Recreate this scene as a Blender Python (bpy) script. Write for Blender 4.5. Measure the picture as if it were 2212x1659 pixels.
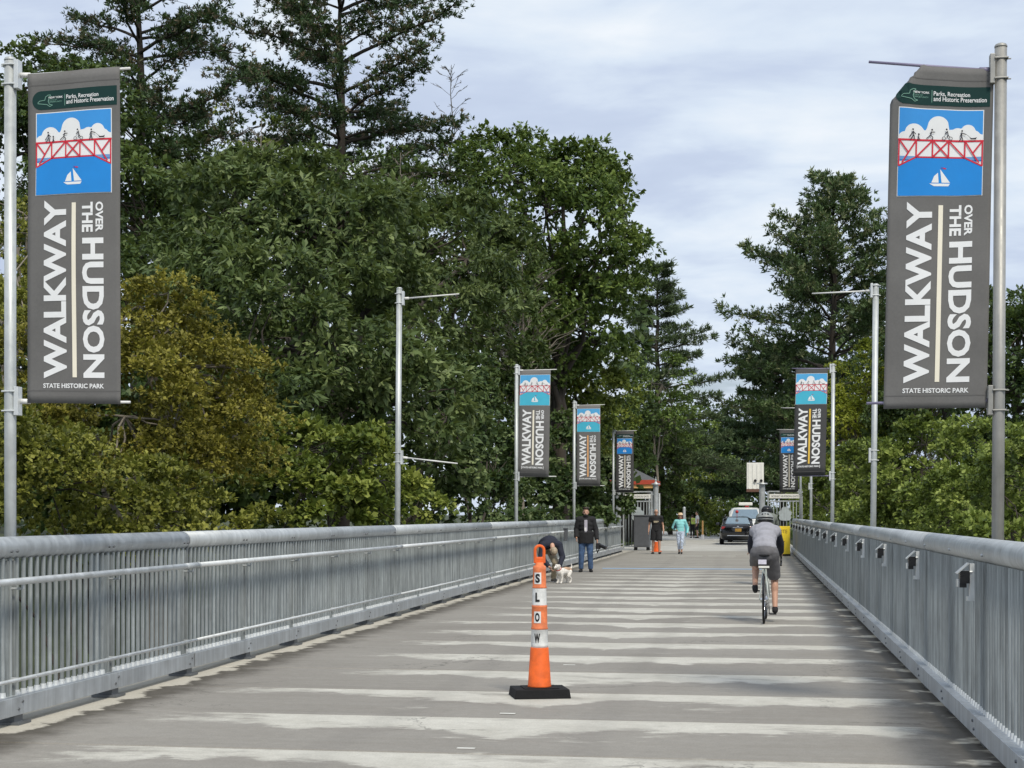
import bpy, bmesh, math, random
import numpy as np
from mathutils import Vector, Matrix, Euler

S = bpy.context.scene
for o in list(bpy.data.objects):
    bpy.data.objects.remove(o)
COL = S.collection
R = math.radians

# ------------------------------------------------------------------ camera, sky, sun, exposure
YAW = R(8.96)
F_PX = 1538.8
CAM_H = 1.55
cam_d = bpy.data.cameras.new('camera')
cam_d.sensor_width = 36.0
cam_d.lens = 36.0 * F_PX / 1024.0
cam_d.shift_y = 130.3 / 1024.0
cam_d.clip_start = 0.1
cam_d.clip_end = 3000.0
cam = bpy.data.objects.new('camera', cam_d)
cam.location = (0, 0, CAM_H)
cam.rotation_euler = (R(90), 0, YAW)
COL.objects.link(cam)
S.camera = cam

SUN_EL, SUN_AZ = R(52), R(150)      # azimuth measured clockwise from +Y
world = bpy.data.worlds.new('World')
S.world = world
world.use_nodes = True


class NT:
    """tiny node-tree writer"""
    def __init__(self, tree):
        self.t = tree
        self.t.nodes.clear()

    def n(self, kind, **kw):
        nd = self.t.nodes.new(kind)
        for k, v in kw.items():
            setattr(nd, k, v)
        return nd

    def set(self, sock, v):
        if isinstance(v, bpy.types.NodeSocket):
            self.t.links.new(v, sock)
        elif isinstance(v, (tuple, list)):
            v = tuple(v)
            if len(sock.default_value) == 4 and len(v) == 3:
                v = v + (1.0,)
            sock.default_value = v
        else:
            sock.default_value = v

    def m(self, op, a, b=None, c=None, clamp=False):
        nd = self.n('ShaderNodeMath', operation=op, use_clamp=clamp)
        for i, v in enumerate((a, b, c)):
            if v is not None:
                self.set(nd.inputs[i], v)
        return nd.outputs[0]

    def ss(self, x, lo, hi, a=0.0, b=1.0):
        nd = self.n('ShaderNodeMapRange', interpolation_type='SMOOTHSTEP')
        for i, v in enumerate((x, lo, hi, a, b)):
            self.set(nd.inputs[i], v)
        return nd.outputs[0]

    def lin(self, x, lo, hi, a=0.0, b=1.0):
        nd = self.n('ShaderNodeMapRange')
        for i, v in enumerate((x, lo, hi, a, b)):
            self.set(nd.inputs[i], v)
        return nd.outputs[0]

    def vec(self, x, y, z):
        nd = self.n('ShaderNodeCombineXYZ')
        for i, v in enumerate((x, y, z)):
            self.set(nd.inputs[i], v)
        return nd.outputs[0]

    def xyz(self, v):
        nd = self.n('ShaderNodeSeparateXYZ')
        self.set(nd.inputs[0], v)
        return nd.outputs[0], nd.outputs[1], nd.outputs[2]

    def vmul(self, v, w):
        nd = self.n('ShaderNodeVectorMath', operation='MULTIPLY')
        self.set(nd.inputs[0], v)
        self.set(nd.inputs[1], w)
        return nd.outputs[0]

    def noise(self, v, scale=1.0, detail=3.0, rough=0.55, dist=0.0):
        nd = self.n('ShaderNodeTexNoise')
        self.set(nd.inputs['Vector'], v)
        nd.inputs['Scale'].default_value = scale
        nd.inputs['Detail'].default_value = detail
        nd.inputs['Roughness'].default_value = rough
        nd.inputs['Distortion'].default_value = dist
        return nd.outputs['Fac']

    def mix(self, f, a, b, blend='MIX'):
        nd = self.n('ShaderNodeMix', data_type='RGBA', blend_type=blend)
        self.set(nd.inputs[0], f)
        self.set(nd.inputs[6], a)
        self.set(nd.inputs[7], b)
        return nd.outputs[2]

    def ramp(self, x, stops):
        nd = self.n('ShaderNodeValToRGB')
        e = nd.color_ramp.elements
        while len(e) < len(stops):
            e.new(0.5)
        for el, (p, c) in zip(e, stops):
            el.position = p
            el.color = tuple(c) + (1.0,)
        self.set(nd.inputs[0], x)
        return nd.outputs[0]


def build_world():
    w = NT(world.node_tree)
    sky = w.n('ShaderNodeTexSky', sky_type='NISHITA')
    sky.sun_disc = False
    sky.sun_elevation = SUN_EL
    sky.sun_rotation = SUN_AZ
    sky.air_density = 1.0
    sky.dust_density = 2.0
    tc = w.n('ShaderNodeTexCoord').outputs['Generated']
    x, y, z = w.xyz(tc)
    zz = w.m('ADD', w.m('MAXIMUM', z, 0.0), 0.16)
    px, py = w.m('DIVIDE', x, zz), w.m('DIVIDE', y, zz)
    p = w.vec(px, w.m('MULTIPLY', py, 1.25), 0.0)
    big = w.noise(p, 0.85, 5.0, 0.55, 0.6)
    mid = w.noise(p, 2.6, 6.0, 0.55, 0.35)
    fine = w.noise(p, 7.0, 4.0, 0.5, 0.2)
    v = w.m('ADD', w.m('MULTIPLY', big, 0.75), w.m('MULTIPLY', mid, 0.55))
    v = w.m('ADD', v, w.m('MULTIPLY', fine, 0.10))
    cl = w.ramp(w.lin(v, 0.50, 0.88), [(0.0, (5.35, 6.2, 8.0)), (0.36, (6.15, 7.05, 8.75)),
                                        (0.60, (7.5, 8.45, 9.7)), (0.82, (8.6, 9.3, 10.1)), (1.0, (9.6, 10.0, 10.5))])
    hole = w.ss(w.noise(w.vec(px, py, 4.0), 1.1, 5.0, 0.6), 0.62, 0.74, 0.0, 0.55)
    out = w.mix(w.m('ADD', hole, 0.06), cl, sky.outputs[0])
    bg = w.n('ShaderNodeBackground')
    w.set(bg.inputs['Color'], out)
    bg.inputs['Strength'].default_value = 0.078
    o = w.n('ShaderNodeOutputWorld')
    w.t.links.new(bg.outputs[0], o.inputs[0])


build_world()
sun_d = bpy.data.lights.new('sun', 'SUN')
sun_d.energy = 2.3
sun_d.angle = R(12)
sun_d.color = (1.0, 0.93, 0.80)
sun = bpy.data.objects.new('sun', sun_d)
COL.objects.link(sun)
_dir = Vector((math.sin(SUN_AZ) * math.cos(SUN_EL), math.cos(SUN_AZ) * math.cos(SUN_EL), math.sin(SUN_EL)))
sun.rotation_euler = _dir.to_track_quat('Z', 'Y').to_euler()
sun.location = _dir * 60
vs = S.view_settings
vs.view_transform = 'Standard'
vs.look = 'None'
vs.gamma = 1.0
vs.use_curve_mapping = False
vs.exposure = 0.35

# ------------------------------------------------------------------ helpers
CY, SY = math.cos(YAW), math.sin(YAW)
K = 1024 / 2212.0       # the measurements below were read off a 2212 pixel wide view


def at(px, d):
    """ground position of something seen at column px (2212-wide view) and depth d"""
    u = (px * K - 512) / F_PX * d
    return u * CY - d * SY, u * SY + d * CY


def zat(py, d):
    return CAM_H + (514.3 - py * K) / F_PX * d


def tag(o, label=None, cat=None, group=None, kind=None):
    if label: o['label'] = label
    if cat: o['category'] = cat
    if group: o['group'] = group
    if kind: o['kind'] = kind
    return o


def empty(name, loc, rz=0.0, label=None, cat=None, group=None, kind=None):
    o = bpy.data.objects.new(name, None)
    o.empty_display_size = 0.2
    o.location = loc
    o.rotation_euler = (0, 0, rz)
    COL.objects.link(o)
    return tag(o, label, cat, group, kind)


def link(name, mesh, parent=None):
    o = bpy.data.objects.new(name, mesh)
    COL.objects.link(o)
    if parent is not None:
        o.parent = parent
    return o


class MB:
    """collects shapes into one mesh"""
    def __init__(self):
        self.v, self.f, self.mi = [], [], []
        self.cur = 0

    def add(self, vs_, fs):
        b = len(self.v)
        self.v.extend([tuple(p) for p in vs_])
        for f in fs:
            self.f.append([i + b for i in f])
            self.mi.append(self.cur)

    def box(self, c, s, rot=None, taper=1.0):
        vs_ = []
        for dz in (-.5, .5):
            k = taper if dz > 0 else 1.0
            for dx, dy in ((-.5, -.5), (.5, -.5), (.5, .5), (-.5, .5)):
                p = Vector((dx * s[0] * k, dy * s[1] * k, dz * s[2]))
                if rot is not None: p = rot @ p
                vs_.append(p + Vector(c))
        self.add(vs_, [[3, 2, 1, 0], [4, 5, 6, 7], [0, 1, 5, 4], [1, 2, 6, 5], [2, 3, 7, 6], [3, 0, 4, 7]])

    def cyl(self, p0, p1, r0, r1=None, seg=10, caps=True):
        if r1 is None: r1 = r0
        p0, p1 = Vector(p0), Vector(p1)
        d = p1 - p0
        if d.length < 1e-7: return
        d.normalize()
        a = d.orthogonal().normalized()
        b = d.cross(a)
        vs_ = []
        for p, r in ((p0, r0), (p1, r1)):
            for i in range(seg):
                t = 2 * math.pi * i / seg
                vs_.append(p + (a * math.cos(t) + b * math.sin(t)) * r)
        fs = [[i, (i + 1) % seg, seg + (i + 1) % seg, seg + i] for i in range(seg)]
        if caps:
            fs.append(list(range(seg))[::-1])
            fs.append(list(range(seg, 2 * seg)))
        self.add(vs_, fs)

    def sph(self, c, r, seg=12, rings=7, rot=None):
        if not hasattr(r, '__len__'): r = (r, r, r)
        c = Vector(c)
        def tr(p):
            p = Vector((p[0] * r[0], p[1] * r[1], p[2] * r[2]))
            if rot is not None: p = rot @ p
            return p + c
        vs_ = [tr((0, 0, 1))]
        for j in range(1, rings):
            ph = math.pi * j / rings
            for i in range(seg):
                t = 2 * math.pi * i / seg
                vs_.append(tr((math.sin(ph) * math.cos(t), math.sin(ph) * math.sin(t), math.cos(ph))))
        vs_.append(tr((0, 0, -1)))
        fs = [[0, 1 + i, 1 + (i + 1) % seg] for i in range(seg)]
        for j in range(rings - 2):
            for i in range(seg):
                a = 1 + j * seg
                fs.append([a + i, a + seg + i, a + seg + (i + 1) % seg, a + (i + 1) % seg])
        e = len(vs_) - 1
        a = 1 + (rings - 2) * seg
        fs += [[a + i, e, a + (i + 1) % seg] for i in range(seg)]
        self.add(vs_, fs)

    def chain(self, pts, rads, seg=10, end0=True, end1=True):
        for i in range(len(pts) - 1):
            self.cyl(pts[i], pts[i + 1], rads[i], rads[i + 1], seg)
        for i in range(len(pts)):
            if (i == 0 and not end0) or (i == len(pts) - 1 and not end1): continue
            self.sph(pts[i], rads[i], seg, 6)

    def loft(self, rings, cap=True, closed=True):
        n = len(rings[0])
        vs_ = [p for r in rings for p in r]
        fs = []
        for j in range(len(rings) - 1):
            for i in range(n if closed else n - 1):
                k = (i + 1) % n
                fs.append([j * n + i, j * n + k, (j + 1) * n + k, (j + 1) * n + i])
        if cap:
            fs.append(list(range(n))[::-1])
            fs.append([(len(rings) - 1) * n + i for i in range(n)])
        self.add(vs_, fs)

    def torus(self, c, Rr, r, axis='X', seg=40, sub=8, a0=0.0, a1=2 * math.pi):
        full = abs(a1 - a0 - 2 * math.pi) < 1e-6
        rings = []
        for i in range(seg if full else seg + 1):
            t = a0 + (a1 - a0) * i / seg
            ring = []
            for j in range(sub):
                q = 2 * math.pi * j / sub
                k = Rr + r * math.cos(q)
                h = r * math.sin(q)
                if axis == 'X': p = (h, k * math.cos(t), k * math.sin(t))
                elif axis == 'Z': p = (k * math.cos(t), k * math.sin(t), h)
                else: p = (k * math.cos(t), h, k * math.sin(t))
                ring.append((p[0] + c[0], p[1] + c[1], p[2] + c[2]))
            rings.append(ring)
        if full: rings.append(rings[0])
        self.loft(rings, cap=not full)

    def prism(self, poly, y0, y1):
        """extrude an XZ polygon along y"""
        n = len(poly)
        vs_ = [(p[0], y0, p[1]) for p in poly] + [(p[0], y1, p[1]) for p in poly]
        fs = [list(range(n)), list(range(n, 2 * n))[::-1]]
        fs += [[i, n + i, n + (i + 1) % n, (i + 1) % n] for i in range(n)]
        self.add(vs_, fs)

    def mesh(self, name, mats, smooth=False):
        me = bpy.data.meshes.new(name)
        me.from_pydata(self.v, [], self.f)
        if not isinstance(mats, (list, tuple)): mats = [mats]
        for m_ in mats: me.materials.append(m_)
        me.polygons.foreach_set('material_index', self.mi)
        if smooth:
            me.polygons.foreach_set('use_smooth', [True] * len(self.f))
        me.update()
        return me

    def build(self, name, mats, parent=None, smooth=False, bevel=0.0, remesh=0.0, sm=4):
        o = link(name, self.mesh(name, mats, smooth), parent)
        if remesh:
            r_ = o.modifiers.new('remesh', 'REMESH')
            r_.mode = 'VOXEL'
            r_.voxel_size = remesh
            r_.use_smooth_shade = True
            if sm:
                s_ = o.modifiers.new('smooth', 'SMOOTH')
                s_.factor = 0.5
                s_.iterations = sm
        if bevel:
            b_ = o.modifiers.new('bevel', 'BEVEL')
            b_.width = bevel
            b_.segments = 2
            b_.limit_method = 'ANGLE'
            b_.angle_limit = R(40)
        return o


def copy_tree(o, parent=None):
    c = o.copy()
    COL.objects.link(c)
    if parent is not None:
        c.parent = parent
    for ch in list(o.children):
        copy_tree(ch, c)
    return c


def mat(name, col, rough=0.6, metal=0.0, var=0.12, scale=6.0, bump=0.0, spec=0.5, stretch=(1, 1, 1), detail=4.0,
        var2=0.0, scale2=1.0, coat=0.0, emit=None):
    m_ = bpy.data.materials.new(name)
    m_.use_nodes = True
    t = NT(m_.node_tree)
    pos = t.n('ShaderNodeTexCoord').outputs['Object']
    b = t.n('ShaderNodeBsdfPrincipled')
    n1 = t.noise(t.vmul(pos, stretch), scale, detail, 0.6)
    k = t.lin(n1, 0.3, 0.7, 1 - var, 1 + var)
    if var2:
        geo = t.n('ShaderNodeNewGeometry').outputs['Position']
        n2 = t.noise(geo, scale2, 4.0, 0.6)
        k = t.m('MULTIPLY', k, t.lin(n2, 0.3, 0.7, 1 - var2, 1 + var2))
    c = t.mix(1.0, tuple(col), t.vec(k, k, k), 'MULTIPLY')
    t.set(b.inputs['Base Color'], c)
    t.set(b.inputs['Roughness'], t.lin(n1, 0.2, 0.8, max(0.03, rough - 0.1), min(1, rough + 0.1)))
    b.inputs['Metallic'].default_value = metal
    b.inputs['Specular IOR Level'].default_value = spec
    b.inputs['Coat Weight'].default_value = coat
    if emit:
        b.inputs['Emission Color'].default_value = tuple(emit[:3]) + (1,)
        b.inputs['Emission Strength'].default_value = emit[3]
    if bump:
        bp = t.n('ShaderNodeBump')
        bp.inputs['Strength'].default_value = bump
        bp.inputs['Distance'].default_value = 0.02
        t.set(bp.inputs['Height'], n1)
        t.t.links.new(bp.outputs[0], b.inputs['Normal'])
    o = t.n('ShaderNodeOutputMaterial')
    t.t.links.new(b.outputs[0], o.inputs[0])
    return m_


def mat_glass(name, col=(0.02, 0.03, 0.035)):
    return mat(name, col, 0.08, 0.0, 0.05, spec=0.8)


def leaf_mat(name, lo, mid, hi, trans=0.34, rough=0.55):
    m_ = bpy.data.materials.new(name)
    m_.use_nodes = True
    t = NT(m_.node_tree)
    a = t.n('ShaderNodeAttribute', attribute_name='tint').outputs['Fac']
    c = t.ramp(a, [(0.0, lo), (0.5, mid), (1.0, hi)])
    b = t.n('ShaderNodeBsdfPrincipled')
    t.set(b.inputs['Base Color'], c)
    b.inputs['Roughness'].default_value = rough
    b.inputs['Specular IOR Level'].default_value = 0.35
    tr = t.n('ShaderNodeBsdfTranslucent')
    t.set(tr.inputs['Color'], t.mix(0.5, c, (0.14, 0.17, 0.03)))
    mx = t.n('ShaderNodeMixShader')
    mx.inputs[0].default_value = trans
    t.t.links.new(b.outputs[0], mx.inputs[1])
    t.t.links.new(tr.outputs[0], mx.inputs[2])
    o = t.n('ShaderNodeOutputMaterial')
    t.t.links.new(mx.outputs[0], o.inputs[0])
    return m_


# galvanised steel: blue grey with spangle blotches, faint runs down the steel
def galv_mat(name, col, runs=0.15, rough=0.5, metal=0.55, scale=9.0):
    m_ = bpy.data.materials.new(name)
    m_.use_nodes = True
    t = NT(m_.node_tree)
    geo = t.n('ShaderNodeNewGeometry').outputs['Position']
    n1 = t.noise(geo, scale, 5.0, 0.65)
    n2 = t.noise(t.vmul(geo, (7.0, 7.0, 0.45)), 2.2, 5.0, 0.65)
    n3 = t.noise(geo, 1.3, 3.0, 0.5)
    k = t.m('MULTIPLY', t.lin(n1, 0.3, 0.7, 0.9, 1.1), t.lin(n2, 0.32, 0.68, 1 - runs, 1 + runs))
    k = t.m('MULTIPLY', k, t.lin(n3, 0.3, 0.7, 0.9, 1.1))
    b = t.n('ShaderNodeBsdfPrincipled')
    t.set(b.inputs['Base Color'], t.mix(1.0, tuple(col), t.vec(k, k, k), 'MULTIPLY'))
    b.inputs['Metallic'].default_value = metal
    t.set(b.inputs['Roughness'], t.lin(n1, 0.3, 0.7, rough - 0.12, rough + 0.12))
    o = t.n('ShaderNodeOutputMaterial')
    t.t.links.new(b.outputs[0], o.inputs[0])
    return m_


M = {}
M['galv'] = galv_mat('galvanised_steel', (0.48, 0.505, 0.515), 0.14, 0.5, 0.45)
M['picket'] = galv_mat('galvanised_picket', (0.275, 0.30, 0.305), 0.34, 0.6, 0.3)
M['galv_bright'] = galv_mat('bright_zinc', (0.68, 0.70, 0.70), 0.06, 0.45, 0.4)
M['channel'] = galv_mat('galvanised_channel', (0.42, 0.445, 0.465), 0.16, 0.5, 0.4, 5.0)
M['bolt'] = mat('dark_bolt', (0.16, 0.17, 0.18), 0.5, 0.6)
M['pole'] = galv_mat('pole_steel', (0.47, 0.495, 0.495), 0.14, 0.5, 0.35)
M['polewarm'] = galv_mat('weathered_pole_steel', (0.33, 0.325, 0.305), 0.14, 0.5, 0.4)
M['white_arm'] = mat('white_fibreglass', (0.72, 0.72, 0.70), 0.5)
M['violet_arm'] = mat('dull_violet_grey_rod', (0.22, 0.20, 0.30), 0.5)
M['cloth'] = mat('grey_banner_cloth', (0.150, 0.147, 0.144), 0.8, 0, 0.06, 60.0, spec=0.25, var2=0.10, scale2=2.5)
M['cloth_hem'] = mat('grey_banner_hem', (0.130, 0.127, 0.125), 0.85, 0, 0.06, 60.0, spec=0.2)
M['cloth_dark'] = mat('charcoal_banner_cloth', (0.072, 0.072, 0.074), 0.85, 0, 0.06, 60.0, spec=0.2)
M['ink_white'] = mat('white_ink', (0.80, 0.81, 0.82), 0.8, 0, 0.03, spec=0.2)
M['ink_cream'] = mat('cream_ink', (0.84, 0.79, 0.66), 0.8, 0, 0.03, spec=0.2)
M['ink_yellow'] = mat('yellow_ink', (0.80, 0.52, 0.09), 0.8, 0, 0.03, spec=0.2)
M['ink_amber'] = mat('amber_ink', (0.80, 0.42, 0.18), 0.8, 0, 0.03, spec=0.2)
M['ink_sky'] = mat('sky_blue_ink', (0.055, 0.30, 0.72), 0.8, 0, 0.04, spec=0.2)
M['ink_water'] = mat('water_blue_ink', (0.025, 0.25, 0.68), 0.8, 0, 0.04, spec=0.2)
M['ink_sky_old'] = mat('faded_sky_ink', (0.10, 0.40, 0.72), 0.8, 0, 0.04, spec=0.2)
M['ink_water_old'] = mat('faded_cyan_ink', (0.075, 0.46, 0.63), 0.8, 0, 0.04, spec=0.2)
M['ink_band'] = mat('far_water_ink', (0.16, 0.33, 0.62), 0.8, 0, 0.04, spec=0.2)
M['ink_red'] = mat('red_ink', (0.62, 0.035, 0.06), 0.8, 0, 0.03, spec=0.2)
M['ink_green'] = mat('dark_green_ink', (0.012, 0.042, 0.040), 0.8, 0, 0.04, spec=0.2)
M['ink_palegreen'] = mat('pale_green_ink', (0.22, 0.42, 0.34), 0.8, 0, 0.03, spec=0.2)
M['ink_black'] = mat('dark_ink', (0.035, 0.032, 0.04), 0.8, 0, 0.03, spec=0.2)
M['ink_blue'] = mat('blue_ink', (0.10, 0.12, 0.45), 0.8, 0, 0.03, spec=0.2)
M['orange'] = mat('orange_plastic', (0.78, 0.13, 0.016), 0.55, 0, 0.16, 14.0, var2=0.14, scale2=7.0)
M['orange_faded'] = mat('faded_orange_plastic', (0.70, 0.19, 0.07), 0.65, 0, 0.20, 18.0, var2=0.18, scale2=9.0)
M['tape_white'] = mat('reflective_white_sheeting', (0.70, 0.71, 0.70), 0.45, 0, 0.12, 22.0, var2=0.12, scale2=12.0)
M['rubber'] = mat('black_rubber', (0.011, 0.011, 0.012), 0.8, 0, 0.3, 30.0, 0.3, spec=0.25)
M['black_paint'] = mat('black_paint', (0.012, 0.012, 0.013), 0.3, 0, 0.05)
M['car_black'] = mat('black_car_paint', (0.008, 0.008, 0.010), 0.14, 0, 0.05, coat=0.6)
M['car_white'] = mat('white_car_paint', (0.72, 0.73, 0.73), 0.2, 0, 0.03, coat=0.5)
M['glass'] = mat_glass('car_glass')
M['glass_pale'] = mat('reflecting_windscreen', (0.30, 0.38, 0.42), 0.06, 0.7, 0.1)
M['chrome'] = mat('chrome', (0.7, 0.7, 0.72), 0.15, 1.0, 0.03)
M['tail'] = mat('red_tail_lamp', (0.45, 0.03, 0.03), 0.25)
M['plate'] = mat('amber_plate', (0.72, 0.40, 0.07), 0.5)
M['plastic_grey'] = mat('grey_plastic', (0.085, 0.09, 0.10), 0.55)
M['yellow'] = mat('yellow_plastic', (0.85, 0.62, 0.02), 0.5, 0, 0.08)
M['sign_white'] = mat('white_sign', (0.80, 0.79, 0.74), 0.6, 0, 0.05)
M['bark'] = mat('bark', (0.055, 0.045, 0.036), 0.9, 0, 0.35, 6.0, 0.6, stretch=(1, 1, 0.25))
M['grey_bark'] = mat('grey_bark', (0.13, 0.125, 0.115), 0.9, 0, 0.3, 6.0, 0.4, stretch=(1, 1, 0.25))
M['bark_pale'] = mat('pale_bark', (0.20, 0.175, 0.14), 0.9, 0, 0.3, 6.0, 0.4, stretch=(1, 1, 0.25))
M['kerb'] = mat('kerb_concrete', (0.46, 0.43, 0.36), 0.9, 0, 0.2, 5.0, 0.2, var2=0.25, scale2=2.2)
M['skin'] = mat('skin', (0.52, 0.30, 0.21), 0.5, 0, 0.06)
M['skin_tan'] = mat('tanned_skin', (0.42, 0.22, 0.14), 0.5, 0, 0.06)
M['black_cloth'] = mat('black_cloth', (0.012, 0.012, 0.014), 0.85, 0, 0.3, 14.0, 0.3)
M['navy_cloth'] = mat('navy_cloth', (0.014, 0.017, 0.032), 0.85, 0, 0.25, 14.0, 0.3)
M['denim'] = mat('blue_denim', (0.055, 0.105, 0.21), 0.85, 0, 0.35, 10.0, 0.3)
M['grey_cloth'] = mat('grey_cloth', (0.30, 0.30, 0.335), 0.85, 0, 0.14, 10.0, 0.4)
M['grey_shorts'] = mat('dark_grey_cloth', (0.125, 0.122, 0.13), 0.85, 0, 0.18, 10.0, 0.4)
M['olive_grey'] = mat('olive_grey_cloth', (0.16, 0.175, 0.15), 0.85, 0, 0.15, 10.0, 0.3)
M['tan_cloth'] = mat('tan_cloth', (0.36, 0.31, 0.22), 0.85, 0, 0.15, 10.0, 0.3)
M['aqua'] = mat('aqua_cloth', (0.28, 0.68, 0.70), 0.8, 0, 0.1, 10.0)
M['teal'] = mat('teal_cloth', (0.10, 0.36, 0.42), 0.8, 0, 0.1, 10.0)
M['pale_print'] = mat('pale_blue_print', (0.50, 0.58, 0.72), 0.8, 0, 0.55, 16.0)
M['white_cloth'] = mat('white_cloth', (0.74, 0.73, 0.74), 0.8, 0, 0.06)
M['lilac_cloth'] = mat('lilac_grey_cloth', (0.42, 0.40, 0.46), 0.8, 0, 0.1)
M['straw'] = mat('straw', (0.66, 0.50, 0.33), 0.8, 0, 0.15, 30.0)
M['hair_dark'] = mat('dark_hair', (0.03, 0.018, 0.012), 0.6, 0, 0.3, 30.0)
M['hair_red'] = mat('auburn_hair', (0.12, 0.03, 0.02), 0.6, 0, 0.3, 30.0)
M['hair_fair'] = mat('fair_hair', (0.34, 0.27, 0.19), 0.6, 0, 0.3, 30.0)
M['fur_white'] = mat('white_fur', (0.70, 0.67, 0.62), 0.9, 0, 0.2, 24.0, 0.4)
M['fur_tan'] = mat('tan_fur', (0.42, 0.28, 0.19), 0.9, 0, 0.35, 14.0, 0.4)
M['helmet_grey'] = mat('grey_helmet', (0.25, 0.26, 0.25), 0.4, 0, 0.08)
M['shoe_grey'] = mat('grey_shoe', (0.17, 0.16, 0.15), 0.7)
M['red_paint'] = mat('red_fascia', (0.42, 0.06, 0.03), 0.6)
M['tan_paint'] = mat('tan_fascia', (0.62, 0.36, 0.13), 0.6)
M['roof_grey'] = mat('grey_shingle', (0.10, 0.105, 0.11), 0.85, 0, 0.2, 8.0)
M['dark_void'] = mat('dark_timber', (0.03, 0.027, 0.024), 0.9)
M['emblem'] = galv_mat('emblem_steel', (0.50, 0.55, 0.56), 0.12, 0.5, 0.4)


# ------------------------------------------------------------------ print: flat shapes laid onto a surface
_tc = {}
def text_geo(s, bold=0.0):
    key = (s, bold)
    if key in _tc: return _tc[key]
    cu = bpy.data.curves.new('lettering', 'FONT')
    cu.body = s
    cu.offset = bold
    cu.resolution_u = 3
    ob = bpy.data.objects.new('lettering', cu)
    COL.objects.link(ob)
    dg = bpy.context.evaluated_depsgraph_get()
    me = bpy.data.meshes.new_from_object(ob.evaluated_get(dg))
    co = np.zeros(len(me.vertices) * 3)
    me.vertices.foreach_get('co', co)
    co = co.reshape(-1, 3)[:, :2]
    fs = [list(p.vertices) for p in me.polygons]
    lo, hi = co.min(0), co.max(0)
    co = (co - lo) / (hi - lo)
    bpy.data.objects.remove(ob)
    bpy.data.curves.remove(cu)
    bpy.data.meshes.remove(me)
    _tc[key] = (co, fs)
    return _tc[key]


class Print:
    """2D shapes in (u,v) metres with a layer height, later sliced and mapped onto a surface"""
    def __init__(self):
        self.v, self.f, self.mi = [], [], []

    def add(self, pts, fs, m_, layer):
        b = len(self.v)
        self.v += [(p[0], p[1], layer) for p in pts]
        self.f += [[i + b for i in f] for f in fs]
        self.mi += [m_] * len(fs)

    def poly(self, pts, m_, layer):
        self.add(pts, [list(range(len(pts)))], m_, layer)

    def rect(self, a, b, c, d, m_, layer):
        self.poly([(a, b), (c, b), (c, d), (a, d)], m_, layer)

    def line(self, p, q, w, m_, layer):
        p, q = Vector(p), Vector(q)
        d = (q - p).normalized()
        n = Vector((-d.y, d.x)) * w * .5
        self.poly([p + n, q + n, q - n, p - n], m_, layer)

    def path(self, pts, w, m_, layer):
        for i in range(len(pts) - 1):
            self.line(pts[i], pts[i + 1], w, m_, layer + 0.00025 * (i % 4))

    def disc(self, c, r, m_, layer, n=10):
        self.poly([(c[0] + r * math.cos(2 * math.pi * i / n), c[1] + r * math.sin(2 * math.pi * i / n)) for i in range(n)], m_, layer)

    def ring(self, c, r, w, m_, layer, n=14):
        o = [(c[0] + r * math.cos(2 * math.pi * i / n), c[1] + r * math.sin(2 * math.pi * i / n)) for i in range(n)]
        q = [(c[0] + (r - w) * math.cos(2 * math.pi * i / n), c[1] + (r - w) * math.sin(2 * math.pi * i / n)) for i in range(n)]
        self.add(o + q, [[i, (i + 1) % n, n + (i + 1) % n, n + i] for i in range(n)], m_, layer)

    def text(self, s, box, rot, m_, layer, bold=0.0):
        co, fs = text_geo(s, bold)
        u0, v0, u1, v1 = box
        if rot == 'up': pts = [(u1 - y * (u1 - u0), v1 - x * (v1 - v0)) for x, y in co]
        elif rot == 'down': pts = [(u0 + y * (u1 - u0), v0 + x * (v1 - v0)) for x, y in co]
        else: pts = [(u0 + x * (u1 - u0), v1 - y * (v1 - v0)) for x, y in co]
        self.add(pts, fs, m_, layer)

    def build(self, name, mats, fn, parent, us=(), vs_=()):
        used = sorted(set(self.mi))
        me = bpy.data.meshes.new(name)
        me.from_pydata([(a, b, c) for a, b, c in self.v], [], self.f)
        remap = {k: i for i, k in enumerate(used)}
        for k in used: me.materials.append(mats[k])
        me.polygons.foreach_set('material_index', [remap[k] for k in self.mi])
        bm = bmesh.new()
        bm.from_mesh(me)
        for ax, cuts in ((0, us), (1, vs_)):
            for c in cuts:
                co, no = [0, 0, 0], [0, 0, 0]
                co[ax], no[ax] = c, 1
                bmesh.ops.bisect_plane(bm, geom=bm.verts[:] + bm.edges[:] + bm.faces[:], dist=1e-6, plane_co=co, plane_no=no)
        for v in bm.verts:
            v.co = fn(v.co.x, v.co.y, v.co.z)
        bm.to_mesh(me)
        bm.free()
        return link(name, me, parent)


# ------------------------------------------------------------------ ground, deck, path
P = 1.74                      # length of one precast deck panel
JOINT0 = 9.80                 # a panel joint
POST0 = 10.67                 # a railing post
XL, XR = -5.36, 1.45          # inner faces of the two railings
YEND = 63.3                   # railing ends


def gz(x, y):
    t = min(1, max(0, (y - 34) / 28.0))
    t = t * t * (3 - 2 * t)
    base = -4.2 + (4.2 - 0.06) * t
    if y > 66:
        side = max(0.0, abs(x + 1.6) - 4.5)
        base += 0.25 * math.sin(x * .11 + 1) * min(1, side / 10) + min(side * 0.02, 1.0)
    return base


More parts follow.
